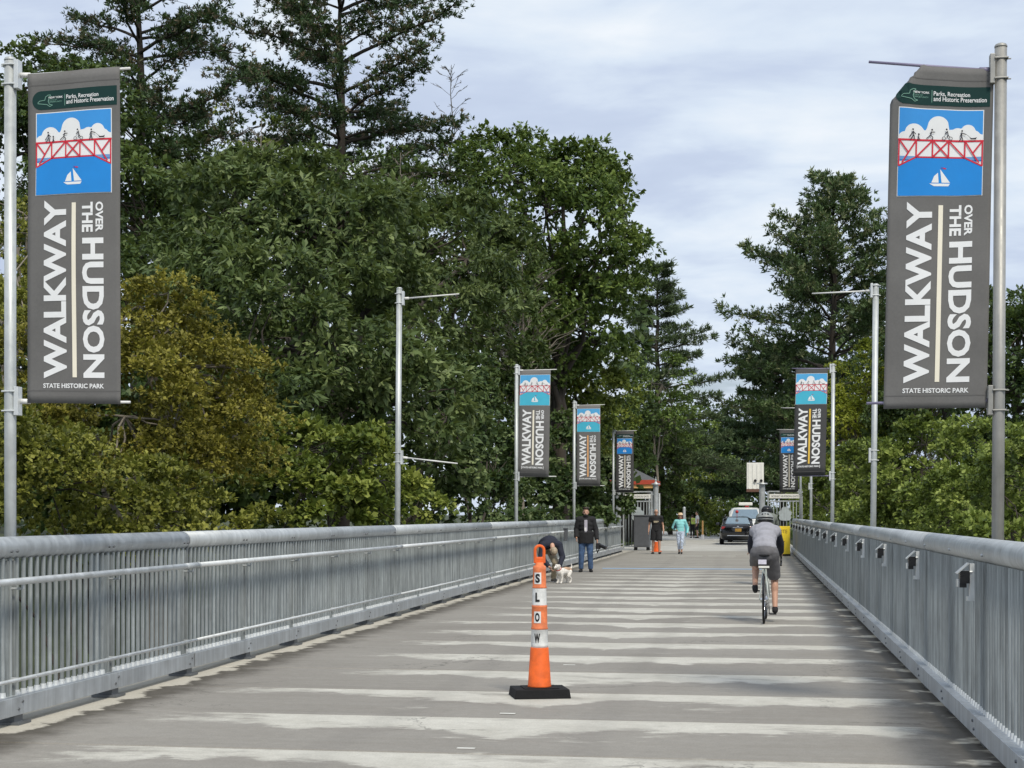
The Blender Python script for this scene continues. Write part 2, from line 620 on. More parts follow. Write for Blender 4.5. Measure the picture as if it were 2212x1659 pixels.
def deck_material():
    m_ = bpy.data.materials.new('deck_concrete')
    m_.use_nodes = True
    t = NT(m_.node_tree)
    pos = t.n('ShaderNodeNewGeometry').outputs['Position']
    x, y, z = t.xyz(pos)
    k = t.m('DIVIDE', t.m('SUBTRACT', JOINT0 + 40 * P, y), P)
    tt = t.m('MULTIPLY', t.m('FRACT', k), P)
    j = t.m('FLOOR', k)
    jx = t.m('MULTIPLY', j, 7.31)
    nw = t.noise(t.vec(t.m('MULTIPLY', x, 0.55), jx, 0.0), 1.0, 3.0, 0.6)
    ed = t.noise(t.vmul(pos, (3.0, 6.0, 1.0)), 1.0, 6.0, 0.7)
    cen = t.m('MULTIPLY', t.m('POWER', t.m('ADD', t.m('ABSOLUTE', t.m('MULTIPLY', t.m('ADD', x, 1.7), 0.85)), 0.6), -2.0), 0.22)
    w = t.m('ADD', t.lin(nw, 0.32, 0.72, 0.16, 0.98), cen)
    w = t.m('ADD', w, t.lin(ed, 0.3, 0.7, -0.15, 0.15))
    light = t.ss(t.m('SUBTRACT', w, tt), -0.07, 0.09)
    # the pale part of a panel stops short of either railing, at its own place in each panel
    nj = t.n('ShaderNodeTexWhiteNoise', noise_dimensions='1D')
    t.set(nj.inputs['W'], j)
    xa = t.m('ADD', t.m('MULTIPLY', nj.outputs['Value'], 0.9), t.lin(ed, 0.3, 0.7, -0.5, 0.5))
    left = t.ss(t.m('SUBTRACT', x, xa), -4.75, -3.95)
    right = t.ss(t.m('ADD', x, t.lin(ed, 0.3, 0.7, -0.3, 0.3)), 0.95, 1.35, 1.0, 0.0)
    light = t.m('MULTIPLY', light, t.m('MULTIPLY', left, right))
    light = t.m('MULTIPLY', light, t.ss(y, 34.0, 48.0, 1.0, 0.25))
    blot = t.ss(t.noise(t.vmul(pos, (0.9, 2.2, 1.0)), 1.1, 5.0, 0.7), 0.34, 0.46, 0.35, 1.0)
    light = t.m('MULTIPLY', light, blot)
    patch = t.ss(t.noise(t.vmul(pos, (0.8, 1.4, 1.0)), 0.9, 5.0, 0.65, 0.5), 0.60, 0.70, 0.0, 0.75)
    patch = t.m('MULTIPLY', patch, t.ss(t.m('ABSOLUTE', t.m('ADD', x, 1.6)), 0.6, 1.9, 1.0, 0.0))
    light = t.m('MAXIMUM', light, patch)
    big = t.noise(pos, 0.35, 4.0, 0.6)
    grain = t.noise(t.vmul(pos, (1.0, 1.0, 1.0)), 70.0, 3.0, 0.7)
    streak = t.noise(t.vmul(pos, (0.5, 5.0, 1.0)), 1.2, 4.0, 0.6)
    dark = t.mix(t.lin(big, 0.3, 0.7), (0.210, 0.194, 0.170), (0.270, 0.254, 0.226))
    dark = t.mix(t.lin(streak, 0.35, 0.7, 0.0, 0.35), dark, (0.295, 0.283, 0.258))
    pale = t.mix(t.lin(t.noise(pos, 2.0, 5.0, 0.6), 0.3, 0.7), (0.425, 0.41, 0.36), (0.55, 0.535, 0.48))
    c = t.mix(t.m('MULTIPLY', light, 0.95), dark, pale)
    # hairline cracks and the faint darker tracks of wheels
    vo = t.n('ShaderNodeTexVoronoi', feature='DISTANCE_TO_EDGE')
    wv = t.n('ShaderNodeVectorMath', operation='ADD')
    t.set(wv.inputs[0], pos)
    nz = t.lin(t.noise(pos, 1.7, 4.0, 0.7), 0.2, 0.8, -0.5, 0.5)
    t.set(wv.inputs[1], t.vec(nz, t.m('MULTIPLY', nz, 0.6), 0.0))
    t.t.links.new(wv.outputs[0], vo.inputs['Vector'])
    vo.inputs['Scale'].default_value = 0.42
    crack = t.ss(vo.outputs['Distance'], 0.0015, 0.007, 0.55, 0.0)
    crack = t.m('MULTIPLY', crack, t.ss(t.noise(pos, 0.5, 2.0, 0.5), 0.50, 0.58))
    c = t.mix(crack, c, (0.09, 0.085, 0.075))
    xw = t.m('ADD', x, t.lin(t.noise(t.vmul(pos, (0.2, 0.12, 0.2)), 1.0, 2.0, 0.5), 0.3, 0.7, -0.15, 0.15))
    tr1 = t.ss(t.m('ABSOLUTE', t.m('ADD', xw, 2.75)), 0.06, 0.22, 0.16, 0.0)
    tr2 = t.ss(t.m('ABSOLUTE', t.m('ADD', xw, 1.15)), 0.06, 0.22, 0.16, 0.0)
    c = t.mix(t.m('MAXIMUM', tr1, tr2), c, (0.14, 0.13, 0.12))
    # wet grime (left band also paints in post-foot shadow), bare cream concrete along edges
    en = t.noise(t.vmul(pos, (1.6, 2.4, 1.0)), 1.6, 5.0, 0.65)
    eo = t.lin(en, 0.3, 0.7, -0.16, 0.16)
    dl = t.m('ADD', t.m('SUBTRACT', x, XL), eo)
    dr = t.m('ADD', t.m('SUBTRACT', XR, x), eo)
    grime_shade_l = t.ss(dl, 0.20, 0.70, 0.95, 0.0)
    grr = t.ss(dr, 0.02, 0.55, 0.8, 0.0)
    c = t.mix(t.m('MAXIMUM', grime_shade_l, grr), c, (0.075, 0.066, 0.052))
    c = t.mix(t.ss(dl, 0.13, 0.22, 0.9, 0.0), c, (0.50, 0.47, 0.40))
    spots = t.ss(t.noise(t.vmul(pos, (1.2, 1.15, 1.0)), 1.15, 4.0, 0.6, 0.3), 0.53, 0.60, 0.0, 0.9)
    c = t.mix(t.m('MULTIPLY', t.ss(dr, 0.10, 0.24, 1.0, 0.0), spots), c, (0.56, 0.52, 0.43))
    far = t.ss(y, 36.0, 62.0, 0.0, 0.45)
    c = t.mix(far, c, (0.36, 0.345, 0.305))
    mott = t.noise(pos, 11.0, 5.0, 0.7)
    kk = t.m('MULTIPLY', t.lin(grain, 0.3, 0.7, 0.88, 1.12), t.lin(mott, 0.3, 0.7, 0.92, 1.08))
    pits = t.ss(t.noise(pos, 38.0, 2.0, 0.5), 0.70, 0.76, 1.0, 0.72)
    kk = t.m('MULTIPLY', kk, pits)
    c = t.mix(1.0, c, t.vec(kk, kk, kk), 'MULTIPLY')
    b = t.n('ShaderNodeBsdfPrincipled')
    t.set(b.inputs['Base Color'], c)
    b.inputs['Roughness'].default_value = 0.82
    b.inputs['Specular IOR Level'].default_value = 0.35
    bp = t.n('ShaderNodeBump')
    bp.inputs['Strength'].default_value = 0.25
    bp.inputs['Distance'].default_value = 0.004
    t.set(bp.inputs['Height'], grain)
    t.t.links.new(bp.outputs[0], b.inputs['Normal'])
    o = t.n('ShaderNodeOutputMaterial')
    t.t.links.new(b.outputs[0], o.inputs[0])
    return m_


def ground_material():
    m_ = bpy.data.materials.new('grass_and_soil')
    m_.use_nodes = True
    t = NT(m_.node_tree)
    pos = t.n('ShaderNodeNewGeometry').outputs['Position']
    n1 = t.noise(pos, 0.25, 6.0, 0.65)
    n2 = t.noise(pos, 9.0, 4.0, 0.7)
    c = t.mix(t.lin(n1, 0.35, 0.65), (0.022, 0.030, 0.012), (0.050, 0.064, 0.022))
    k = t.lin(n2, 0.3, 0.7, 0.65, 1.35)
    c = t.mix(1.0, c, t.vec(k, k, k), 'MULTIPLY')
    b = t.n('ShaderNodeBsdfPrincipled')
    t.set(b.inputs['Base Color'], c)
    b.inputs['Roughness'].default_value = 0.95
    o = t.n('ShaderNodeOutputMaterial')
    t.t.links.new(b.outputs[0], o.inputs[0])
    return m_


def build_setting():
    xs = np.concatenate([np.linspace(-600, -60, 12), np.linspace(-54, 54, 37), np.linspace(60, 600, 12)])
    ys = np.concatenate([np.linspace(-200, 10, 8), np.linspace(16, 100, 43), np.linspace(110, 900, 20)])
    vs_ = [(x, y, gz(x, y)) for y in ys for x in xs]
    n = len(xs)
    fs = [[j * n + i, j * n + i + 1, (j + 1) * n + i + 1, (j + 1) * n + i] for j in range(len(ys) - 1) for i in range(n - 1)]
    b = MB(); b.add(vs_, fs)
    tag(b.build('ground', ground_material(), smooth=True), kind='structure')

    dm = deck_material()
    deck = empty('deck', (0, 0, 0), kind='structure')
    b = MB()
    # one precast slab, origin at its near edge; real open joints 14 mm wide between slabs
    x0, x1, y0, y1, h = XL - 0.42, XR + 0.42, 0.007, P - 0.007, 0.28
    e = 0.008
    b.add([(x0, y0, -h), (x1, y0, -h), (x1, y1, -h), (x0, y1, -h),
           (x0, y0, -e), (x1, y0, -e), (x1, y1, -e), (x0, y1, -e),
           (x0, y0 + e, 0), (x1, y0 + e, 0), (x1, y1 - e, 0), (x0, y1 - e, 0)],
          [[3, 2, 1, 0], [0, 1, 5, 4], [1, 2, 6, 5], [2, 3, 7, 6], [3, 0, 4, 7],
           [4, 5, 9, 8], [5, 6, 10, 9], [6, 7, 11, 10], [7, 4, 8, 11], [8, 9, 10, 11]])
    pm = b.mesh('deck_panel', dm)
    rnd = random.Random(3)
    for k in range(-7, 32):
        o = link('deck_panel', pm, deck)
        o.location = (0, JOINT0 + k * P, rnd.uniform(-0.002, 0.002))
    yb = JOINT0 + 32 * P
    b = MB()
    b.box(((XL + XR) / 2, (yb - 3) / 2, -0.46), (XR - XL + 0.3, yb + 9, 0.3))
    for x in (XL + 0.6, XR - 0.6, -2.0):
        b.box((x, (yb - 3) / 2, -0.95), (0.45, yb + 9, 0.68))
    b.build('girder', M['plastic_grey'], deck)
    b = MB()
    b.rect = None
    # thin blue painted line across the deck, a few short white marks
    yl = 43.9
    b.box((-2.05, yl, 0.0045), (4.5, 0.34, 0.003))
    b.build('blue_line', mat('blue_road_paint', (0.25, 0.44, 0.70), 0.7, 0, 0.12, 3.0), deck)
    wp = mat('white_road_paint', (0.60, 0.60, 0.56), 0.7, 0, 0.2, 4.0)
    for px, py in ((1165, 1872), (1269, 1785), (1423, 1663)):
        d = F_PX * CAM_H / (py * .4 - 514.3)
        x, y = at(px / 2560 * 2212, d)
        b = MB(); b.box((x, y, 0.0045), (0.12, 0.04, 0.003)); b.build('paint_mark', wp, deck)
    for px in (1722, 1805):
        x, y = at(px / 2560 * 2212, 57.0)
        b = MB(); b.box((x, y, 0.0045), (1.0, 0.26, 0.003)); b.build('paint_mark', wp, deck)
    # the path beyond the bridge
    b = MB()
    pts = []
    for i in range(26):
        y = yb + 0.01 + i * 3.0
        w_ = 3.4 if i > 0 else 3.4
        bend = 0.0 if y < 95 else -((y - 95) ** 2) * 0.004
        pts.append((-1.95 + bend, y, w_))
    vs_ = []
    for x, y, w_ in pts:
        vs_ += [(x - w_ - 0.8, y, 0.0), (x + w_ + 0.4, y, 0.0), (x + w_ + 0.4, y, -0.6), (x - w_ - 0.8, y, -0.6)]
    fs = []
    for i in range(len(pts) - 1):
        a, c = i * 4, i * 4 + 4
        fs += [[a, a + 1, c + 1, c], [a + 1, a + 2, c + 2, c + 1], [a + 3, a, c, c + 3]]
    b.add(vs_, fs)
    tag(b.build('path', mat('pale_path_concrete', (0.43, 0.42, 0.385), 0.85, 0, 0.12, 2.0, 0.1, var2=0.15, scale2=0.6)), kind='structure')
    # concrete aprons either side at the bridge end
    b = MB()
    b.box((-9.0, 69.5, -0.155), (7.4, 10.0, 0.30))
    b.box((4.2, 69.5, -0.155), (4.9, 10.0, 0.30))
    tag(b.build('apron', M['kerb']), kind='structure')


build_setting()


# ------------------------------------------------------------------ railings
def build_railing(side):
    s = -1 if side == 'L' else 1            # outward direction
    xi = XL if side == 'L' else XR          # inner face of the bottom channel
    name = 'bridge_railing'
    root = empty(name, (xi, 0, 0), 0,
                 'long galvanised railing with handrail pipe along the left edge of the deck' if side == 'L' else
                 'galvanised railing with small black lights along the right edge of the deck', 'railing')
    y0, y1 = -2.0, YEND
    joints = [POST0 + 2.06 * P + 5 * P * k for k in range(-2, 7)]
    cuts = [y0] + [j for j in joints if y0 + 1 < j < y1 - 1] + [y1]
    zt = 1.30
    xt = s * 0.13                            # tube centre, outward of the channel face
    for a, c in zip(cuts[:-1], cuts[1:]):
        b = MB()
        rr = 0.084
        for q0, q1, r_ in ((a + 0.012, a + 0.018, rr - 0.004), (a + 0.018, c - 0.018, rr), (c - 0.018, c - 0.012, rr - 0.004)):
            b.cyl((xt, q0, zt), (xt, q1, zt), rr if r_ == rr else r_, rr if r_ == rr else r_, 28, True)
        if c == y1:
            b.sph((xt, c - 0.02, zt), (rr - .002, 0.05, rr - .002), 20, 8)
        b.build('top_rail', M['galv'], root, smooth=True)
        # channel: web facing the deck, with flanges turned outward
        b = MB()
        h0, h1 = 0.07, 0.205
        L_ = c - a - 0.03
        ym = (a + c) / 2
        b.box((s * 0.005, ym, (h0 + h1) / 2), (0.010, L_, h1 - h0))
        b.box((s * 0.075, ym, h1 - 0.005), (0.129, L_, 0.010))
        b.box((s * 0.075, ym, h0 + 0.005), (0.129, L_, 0.010))
        b.build('bottom_channel', M['channel'], root, bevel=0.003)
    # sleeve inside every open joint
    for j in cuts[1:-1]:
        b = MB(); b.cyl((xt, j - 0.06, zt), (xt, j + 0.06, zt), 0.078, None, 20, False)
        b.build('joint_sleeve', M['bolt'], root, smooth=True)
        b = MB(); b.box((s * 0.018, j, 0.137), (0.012, 0.10, 0.11)); b.build('splice_plate', M['bolt'], root)
    # pickets: round bars between channel and top tube
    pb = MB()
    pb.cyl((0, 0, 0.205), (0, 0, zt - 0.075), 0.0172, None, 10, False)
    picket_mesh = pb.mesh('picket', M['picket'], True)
    fb = MB()
    fb.cyl((0, 0, 0.2055), (0, 0, 0.240), 0.025, 0.022, 8, True)
    foot_mesh = fb.mesh('picket_socket', M['galv_bright'], False)
    xp = s * 0.085
    sp = P / 16.0
    rest, restf = MB(), MB()
    n_ind = 0
    k0 = int(math.ceil((y0 - POST0) / sp))
    start_view = 7.2 if side == 'R' else 9.6
    for k in range(k0, int((y1 - 0.1 - POST0) / sp)):
        y = POST0 + k * sp
        if k % 16 == 0 and side == 'L':
            continue
        if y > start_view and n_ind < 300:
            o = link('picket', picket_mesh, root)
            o.location = (xp, y, 0)
            o2 = link('picket_socket', foot_mesh, root)
            o2.location = (xp, y, 0)
            n_ind += 1
        else:
            sg = 8 if y < 40 else 6
            rest.cyl((xp, y, 0.205), (xp, y, zt - 0.075), 0.0172, None, sg, False)
            restf.cyl((xp, y, 0.2055), (xp, y, 0.240), 0.025, 0.022, 6, True)
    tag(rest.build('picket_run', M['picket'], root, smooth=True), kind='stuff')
    tag(restf.build('picket_socket_run', M['galv_bright'], root), kind='stuff')
    # posts with foot plates
    po = MB()
    po.box((xp + s * 0.050, -0.052, 0.615), (0.13, 0.010, 1.18))
    po.box((xp + s * 0.050, 0.052, 0.615), (0.13, 0.010, 1.18))
    po.box((xp + s * 0.030, 0, 0.70), (0.008, 0.092, 0.98))
    if side == 'L':
        po.cyl((xp, 0, 0.205), (xp, 0, zt - 0.075), 0.0172, None, 10, False)
    post_mesh = po.mesh('post', M['picket'])
    fp = MB()
    fo = 0.0 if side == 'L' else s * 0.09
    fp.box((xp + fo - s * 0.01, 0, 0.012), (0.22, 0.20, 0.020))
    fp.box((xp + fo - s * 0.01, 0.0, 0.045), (0.12, 0.13, 0.046))
    foot_m = fp.mesh('post_foot', M['bolt'])
    bo = MB()
    ang = 0.28
    for dy in (-0.045, 0.045):
        c_ = Vector((xt - s * 0.084 * math.cos(ang), dy, zt - 0.084 * math.sin(ang)))
        dv = Vector((-s * math.cos(ang), 0, -math.sin(ang)))
        bo.cyl(c_ - dv * 0.004, c_ + dv * 0.011, 0.012, 0.010, 8, True)
        if side == 'R': break
    bolt_m = bo.mesh('rail_bolt', M['bolt'] if side == 'L' else M['galv'])
    cb = MB()
    cb.cyl((s * 0.001, -0.03, 0.115), (-s * 0.010, -0.03, 0.115), 0.011, 0.009, 8, True)
    cbolt_m = cb.mesh('channel_bolt', M['bolt'])
    cb = MB()
    cb.cyl((s * 0.001, 0.03, 0.165), (-s * 0.010, 0.03, 0.165), 0.011, 0.009, 8, True)
    cbolt_u = cb.mesh('channel_bolt', M['bolt'])
    for k in range(int((y0 - POST0) / P), int((y1 - POST0) / P) + 1):
        y = POST0 + k * P
        for nm, me in (('post', post_mesh), ('post_foot', foot_m), ('rail_bolt', bolt_m), ('channel_bolt', cbolt_m), ('channel_bolt', cbolt_u)):
            o = link(nm, me, root)
            o.location = (0, y, 0)
    if side == 'L':
        # handrail pipe and low rub rail on short brackets, inside the pickets
        for z, r_, nm in ((1.057, 0.026, 'handrail'), (0.335, 0.015, 'low_rail')):
            for a, c in zip(cuts[:-1], cuts[1:]):
                b = MB(); b.cyl((0.02, a + 0.008, z), (0.02, c - 0.008, z), r_, None, 14)
                b.build(nm, M['galv_bright'], root, smooth=True)
        for k in range(-7, int((y1 - POST0) / P) + 1):
            y = POST0 + k * P
            b = MB()
            b.cyl((-0.075, y, 1.0), (0.02, y, 1.0), 0.009, None, 8)
            b.cyl((0.02, y, 1.0), (0.02, y, 1.035), 0.009, None, 8)
            b.build('rail_bracket', M['galv'], root)
            b = MB()
            b.cyl((-0.075, y, 0.335), (0.006, y, 0.335), 0.008, None, 8)
            b.build('rail_bracket', M['galv'], root)
        for j in cuts[1:-1]:
            b = MB()
            b.cyl((0.02, j - 0.30, 1.057), (0.02, j + 0.03, 1.057), 0.029, None, 14)
            b.cyl((0.02, j + 0.03, 1.057), (0.02, j + 0.045, 1.057), 0.033, None, 14)
            b.build('handrail_sleeve', M['galv'], root, smooth=True)
        # grey junction box clamped over the handrail far along
        b = MB()
        b.box((0.075, 43.3, 0.97), (0.10, 0.24, 0.34))
        b.box((0.075, 43.3, 1.15), (0.12, 0.28, 0.02))
        b.box((0.03, 43.3, 1.14), (0.05, 0.06, 0.06))
        b.build('junction_box', M['plastic_grey'], root, bevel=0.006)
    else:
        # small black downlights on galvanised brackets, on every second post
        br = MB()
        br.box((-0.012, 0, 1.095), (0.030, 0.045, 0.25))
        br.box((-0.030, -0.005, 0.985), (0.03, 0.05, 0.03))
        br.cyl((-0.012, -0.028, 1.165), (-0.075, -0.028, 1.165), 0.008, None, 8)
        br_m = br.mesh('light_bracket', M['galv_bright'])
        hd = MB()
        hd.box((-0.062, 0.0, 1.130), (0.062, 0.085, 0.085))
        hd.box((-0.072, 0.0, 1.075), (0.045, 0.07, 0.03))
        hd_m = hd.mesh('light_head', M['black_paint'])
        hood = MB()
        rot = Euler((0, R(-42), 0)).to_matrix()
        hood.box((-0.075, 0, 1.188), (0.105, 0.095, 0.008), rot)
        hood.box((-0.103, 0, 1.090), (0.018, 0.05, 0.05))
        hood_m = hood.mesh('light_hood', M['galv'])
        for k in range(-3, 15):
            y = POST0 + 2 * k * P
            if y > y1 - 0.5: break
            for nm, me in (('light_bracket', br_m), ('light_head', hd_m), ('light_hood', hood_m)):
                o = link(nm, me, root)
                o.location = (0, y, 0)
    return root


build_railing('L')
build_railing('R')


# ------------------------------------------------------------------ poles and banners
def build_pole(x, y, side, label, upper=True, lower=True, warm=False, lean=0.0, zb=-0.45, ztop=5.1, arm_mat='white_arm', updeg=1.0, downdeg=0.0, za=4.985, zl=2.455):
    s = 1 if side == 'L' else -1          # direction of the arms
    root = empty('banner_pole', (x, y, zb), 0, label, 'pole', 'banner poles along the railings')
    root.rotation_euler = (0, lean, 0)
    pm = M['polewarm'] if warm else M['pole']
    H = ztop - zb
    b = MB(); b.cyl((0, 0, 0), (0, 0, H), 0.0445, 0.0445, 20)
    b.build('shaft', pm, root, smooth=True)
    b = MB(); b.cyl((0, 0, H), (0, 0, H + 0.012), 0.047, 0.047, 16); b.sph((0, 0, H + 0.012), (0.046, 0.046, 0.022), 16, 6)
    b.build('cap', pm, root, smooth=True)
    for z, on, nm in ((za, upper, 'upper_arm'), (zl, lower, 'lower_arm')):
        zz = z - zb
        b = MB()
        b.box((s * 0.062, 0, zz), (0.036, 0.075, 0.22))
        for dz in (-0.075, 0.075):
            b.cyl((-s * 0.075, 0, zz + dz), (s * 0.05, 0, zz + dz), 0.006, None, 6)
            b.box((0, 0, zz + dz), (0.10, 0.10, 0.012))
        b.build('bracket', M['galv_bright'] if not warm else pm, root, bevel=0.004)
        if on:
            b = MB()
            tilt = math.tan(R(updeg if nm == 'upper_arm' else downdeg))
            b.cyl((s * 0.08, 0.012, zz), (s * 0.15, 0.03, zz + 0.07 * tilt), 0.020, 0.020, 12)
            b.cyl((s * 0.15, 0.03, zz + .07 * tilt), (s * 0.96, 0.03, zz + 0.88 * tilt), 0.013, 0.010, 12)
            b.build(nm, M[arm_mat], root, smooth=True)
    return root


BW, BH = 0.750, 2.53
BMATS = ['cloth', 'cloth_hem', 'ink_white', 'ink_cream', 'ink_yellow', 'ink_amber', 'ink_sky', 'ink_water', 'ink_band', 'ink_red',
         'ink_green', 'ink_palegreen', 'ink_black', 'ink_blue', 'cloth_dark', 'ink_sky_old', 'ink_water_old']
BI = {k: i for i, k in enumerate(BMATS)}


def picture(pr, a, b, c, d, old=False, detail=True):
    """the bridge picture in the box u a..c, v b..d (metres)"""
    W, H = c - a, d - b
    U = lambda p: (a + p[0] * W, b + p[1] * H)
    pr.rect(a, b, c, d, BI['ink_white'], 0.0028)
    e = 0.006
    pr.rect(a + e, b + e, c - e, b + H * .60, BI['ink_sky_old' if old else 'ink_sky'], 0.0036)
    # cloud bank as one outline over the sky
    puffs = [(.08, .345, .08), (.19, .285, .115), (.30, .36, .12), (.47, .20, .125), (.46, .30, .15), (.63, .325, .10), (.70, .29, .085), (.82, .25, .085), (.88, .32, .09), (.97, .35, .07)]
    xs = np.linspace(e / W, 1 - e / W, 61)
    ys = []
    for x in xs:
        top = 0.36
        for (cx, cy, r) in puffs:
            if abs(x - cx) < r:
                top = min(top, cy - math.sqrt(r * r - (x - cx) ** 2) * (W / H) * .95)
        ys.append(top)
    n = len(xs)
    pts = [U((x, y)) for x, y in zip(xs, ys)] + [U((x, 0.56)) for x in xs]
    pr.add(pts, [[i, i + 1, n + i + 1, n + i] for i in range(n - 1)], BI['ink_white'], 0.0046)
    pr.rect(a + e, b + H * .545, c - e, b + H * .585, BI['ink_band'], 0.0056)
    # near water under the arched bottom chord
    pr.poly([U(p) for p in ((0.008, .655), (.22, .565), (.78, .565), (.992, .655), (.992, .992), (.008, .992))], BI['ink_water_old' if old else 'ink_water'], 0.0062)
    # red truss
    t = 0.0105
    L = 0.0072
    red = BI['ink_red']
    top, bot, end = .362, .555, .655
    xsn = [.012, .215, .405, .595, .785, .988]
    segs = [((0.0, top), (1.0, top)), ((.215, bot), (.785, bot)), ((.012, end), (.215, bot)), ((.785, bot), (.988, end)),
            ((.012, top), (.012, end)), ((.988, top), (.988, end))]
    for x in xsn[1:-1]: segs.append(((x, top), (x, bot)))
    segs += [((.215, top), (.05, .62)), ((.012, top), (.12, .50)), ((.405, top), (.215, bot)), ((.405, top), (.595, bot)), ((.595, top), (.405, bot)),
             ((.595, top), (.785, bot)), ((.785, top), (.95, .62)), ((.988, top), (.88, .50))]
    for i, (p, q) in enumerate(segs):
        pr.line(U(p), U(q), t * (1.25 if i == 0 else 1.0), red, L + 0.0003 * i)
    # sailing boat
    w_ = BI['ink_white']
    pr.poly([U(p) for p in ((.50, .69), (.62, .845), (.52, .845))], w_, 0.0072)
    pr.poly([U(p) for p in ((.475, .73), (.485, .845), (.40, .845), (.43, .77))], w_, 0.0072)
    pr.poly([U(p) for p in ((.375, .855), (.62, .855), (.60, .885), (.43, .885))], w_, 0.0072)
    pr.poly([U(p) for p in ((.51, .665), (.56, .672), (.545, .69), (.508, .682))], BI['ink_blue'], 0.0076)
    pr.poly([U(p) for p in ((.54, .672), (.575, .68), (.565, .69), (.535, .686))], red, 0.0079)
    # little people crossing the bridge
    k = BI['ink_black']
    l0 = 0.0130
    lw = 0.0062

    def stick(cx, pts_list, head):
        for i, (p, q) in enumerate(pts_list):
            pr.line(U((cx + p[0], p[1])), U((cx + q[0], q[1])), lw, k, l0 + 0.0002 * i)
        pr.disc(U((cx + head[0], head[1])), 0.0070, k, l0 + 0.003, 8)
    stick(.175, [((0, .262), (.005, .31)), ((.005, .31), (.02, .358)), ((.005, .31), (-.03, .358)), ((0, .27), (.03, .30)), ((0, .27), (-.045, .335))], (-.004, .247))
    stick(.24, [((0, .31), (0, .335)), ((0, .335), (.012, .358)), ((0, .335), (-.012, .358))], (0, .30))
    stick(.39, [((0, .262), (-.01, .305)), ((-.01, .305), (.015, .33)), ((.015, .33), (.01, .358)), ((-.01, .305), (-.06, .345)), ((0, .27), (.04, .27)), ((0, .27), (-.02, .29))], (.004, .245))
    stick(.575, [((0, .25), (.01, .30)), ((0, .26), (-.03, .29)), ((.01, .30), (-.005, .325)), ((.01, .30), (.03, .325))], (-.01, .235))
    for cx in (.535, .615):
        pr.ring(U((cx, .338)), 0.014, 0.004, k, l0 + .001, 12)
    stick(.745, [((0, .262), (0, .31)), ((0, .31), (.015, .358)), ((0, .31), (-.025, .358)), ((0, .27), (.05, .285)), ((0, .27), (-.02, .31))], (.002, .247))
    pr.line(U((.795, .285)), U((.845, .325)), 0.0025, k, l0 + .0035)
    pr.poly([U(p) for p in ((.835, .32), (.86, .33), (.90, .328), (.92, .318), (.91, .345), (.85, .345))], k, l0 + .002)


def banner_print(style, line_mat, dark=False):
    pr = Print()
    U = lambda x: (x - 127) / 423 * BW
    V = lambda y: (y - 105) / 1465 * BH
    w_ = BI['ink_white']
    if style == 'new':
        pts = []
        xa, xb, ya, yb = U(147), U(537), V(185), V(268)
        rr = (yb - ya) / 2
        for i in range(13):
            a = math.pi / 2 + math.pi * i / 12
            pts.append((xa + rr + rr * math.cos(a), (ya + yb) / 2 - rr * math.sin(a)))
        pts += [(xb, yb), (xb, ya)]
        pr.poly(pts, BI['ink_green'], 0.003)
        pr.text('Parks, Recreation', (U(305), V(209), U(455), V(230)), '', w_, 0.005, 0.012)
        pr.text('and Historic Preservation', (U(305), V(230), U(523), V(250)), '', w_, 0.005, 0.012)
        pr.rect(U(297), V(205), U(299), V(256), BI['ink_palegreen'], 0.005)
        pr.text('NEW YORK', (U(222), V(212), U(288), V(221)), '', w_, 0.005, 0.02)
        pr.text('STATE OF', (U(222), V(225), U(260), V(230)), '', BI['ink_palegreen'], 0.005, 0.0)
        pr.text('OPPORTUNITY', (U(222), V(233), U(284), V(239)), '', BI['ink_palegreen'], 0.005, 0.0)
        st = [(172, 238), (180, 229), (205, 226), (208, 212), (222, 204), (232, 205), (226, 212), (220, 232), (226, 246), (240, 250), (228, 256), (214, 246), (172, 240)]
        pr.path([(U(p[0]), V(p[1])) for p in st], 0.004, BI['ink_palegreen'], 0.005)
        picture(pr, U(163), V(282), U(514), V(650))
    else:
        picture(pr, U(135), V(168), U(545), V(592), old=True)
    b = 0.036
    if style == 'new':
        pr.text('WALKWAY', (U(205), V(672), U(310), V(1460)), 'up', w_, 0.004, b)
        pr.text('OVER', (U(442), V(688), U(476), V(820)), 'down', w_, 0.004, b)
        pr.text('THE', (U(382), V(688), U(430), V(820)), 'down', w_, 0.004, b)
        pr.text('HUDSON', (U(382), V(845), U(478), V(1457)), 'down', w_, 0.004, b)
        pr.rect(U(335), V(688), U(354), V(1455), BI[line_mat], 0.004)
        pr.text('STATE HISTORIC PARK', (U(203), V(1482), U(475), V(1503)), '', w_, 0.004, 0.025)
    else:
        pr.text('WALKWAY', (U(180), V(640), U(300), V(1415)), 'up', w_, 0.004, b)
        pr.text('OVER', (U(430), V(655), U(470), V(785)), 'down', w_, 0.004, b)
        pr.text('THE', (U(362), V(655), U(415), V(785)), 'down', w_, 0.004, b)
        pr.text('HUDSON', (U(362), V(805), U(472), V(1410)), 'down', w_, 0.004, b)
        pr.rect(U(318), V(655), U(340), V(1405), BI[line_mat], 0.004)
        pr.text('STATE HISTORIC PARK', (U(190), V(1432), U(465), V(1455)), '', w_, 0.004, 0.03)
        for x in (176, 470):
            pr.rect(U(x), V(1425), U(x + 6), V(1466), w_, 0.004)
    return pr


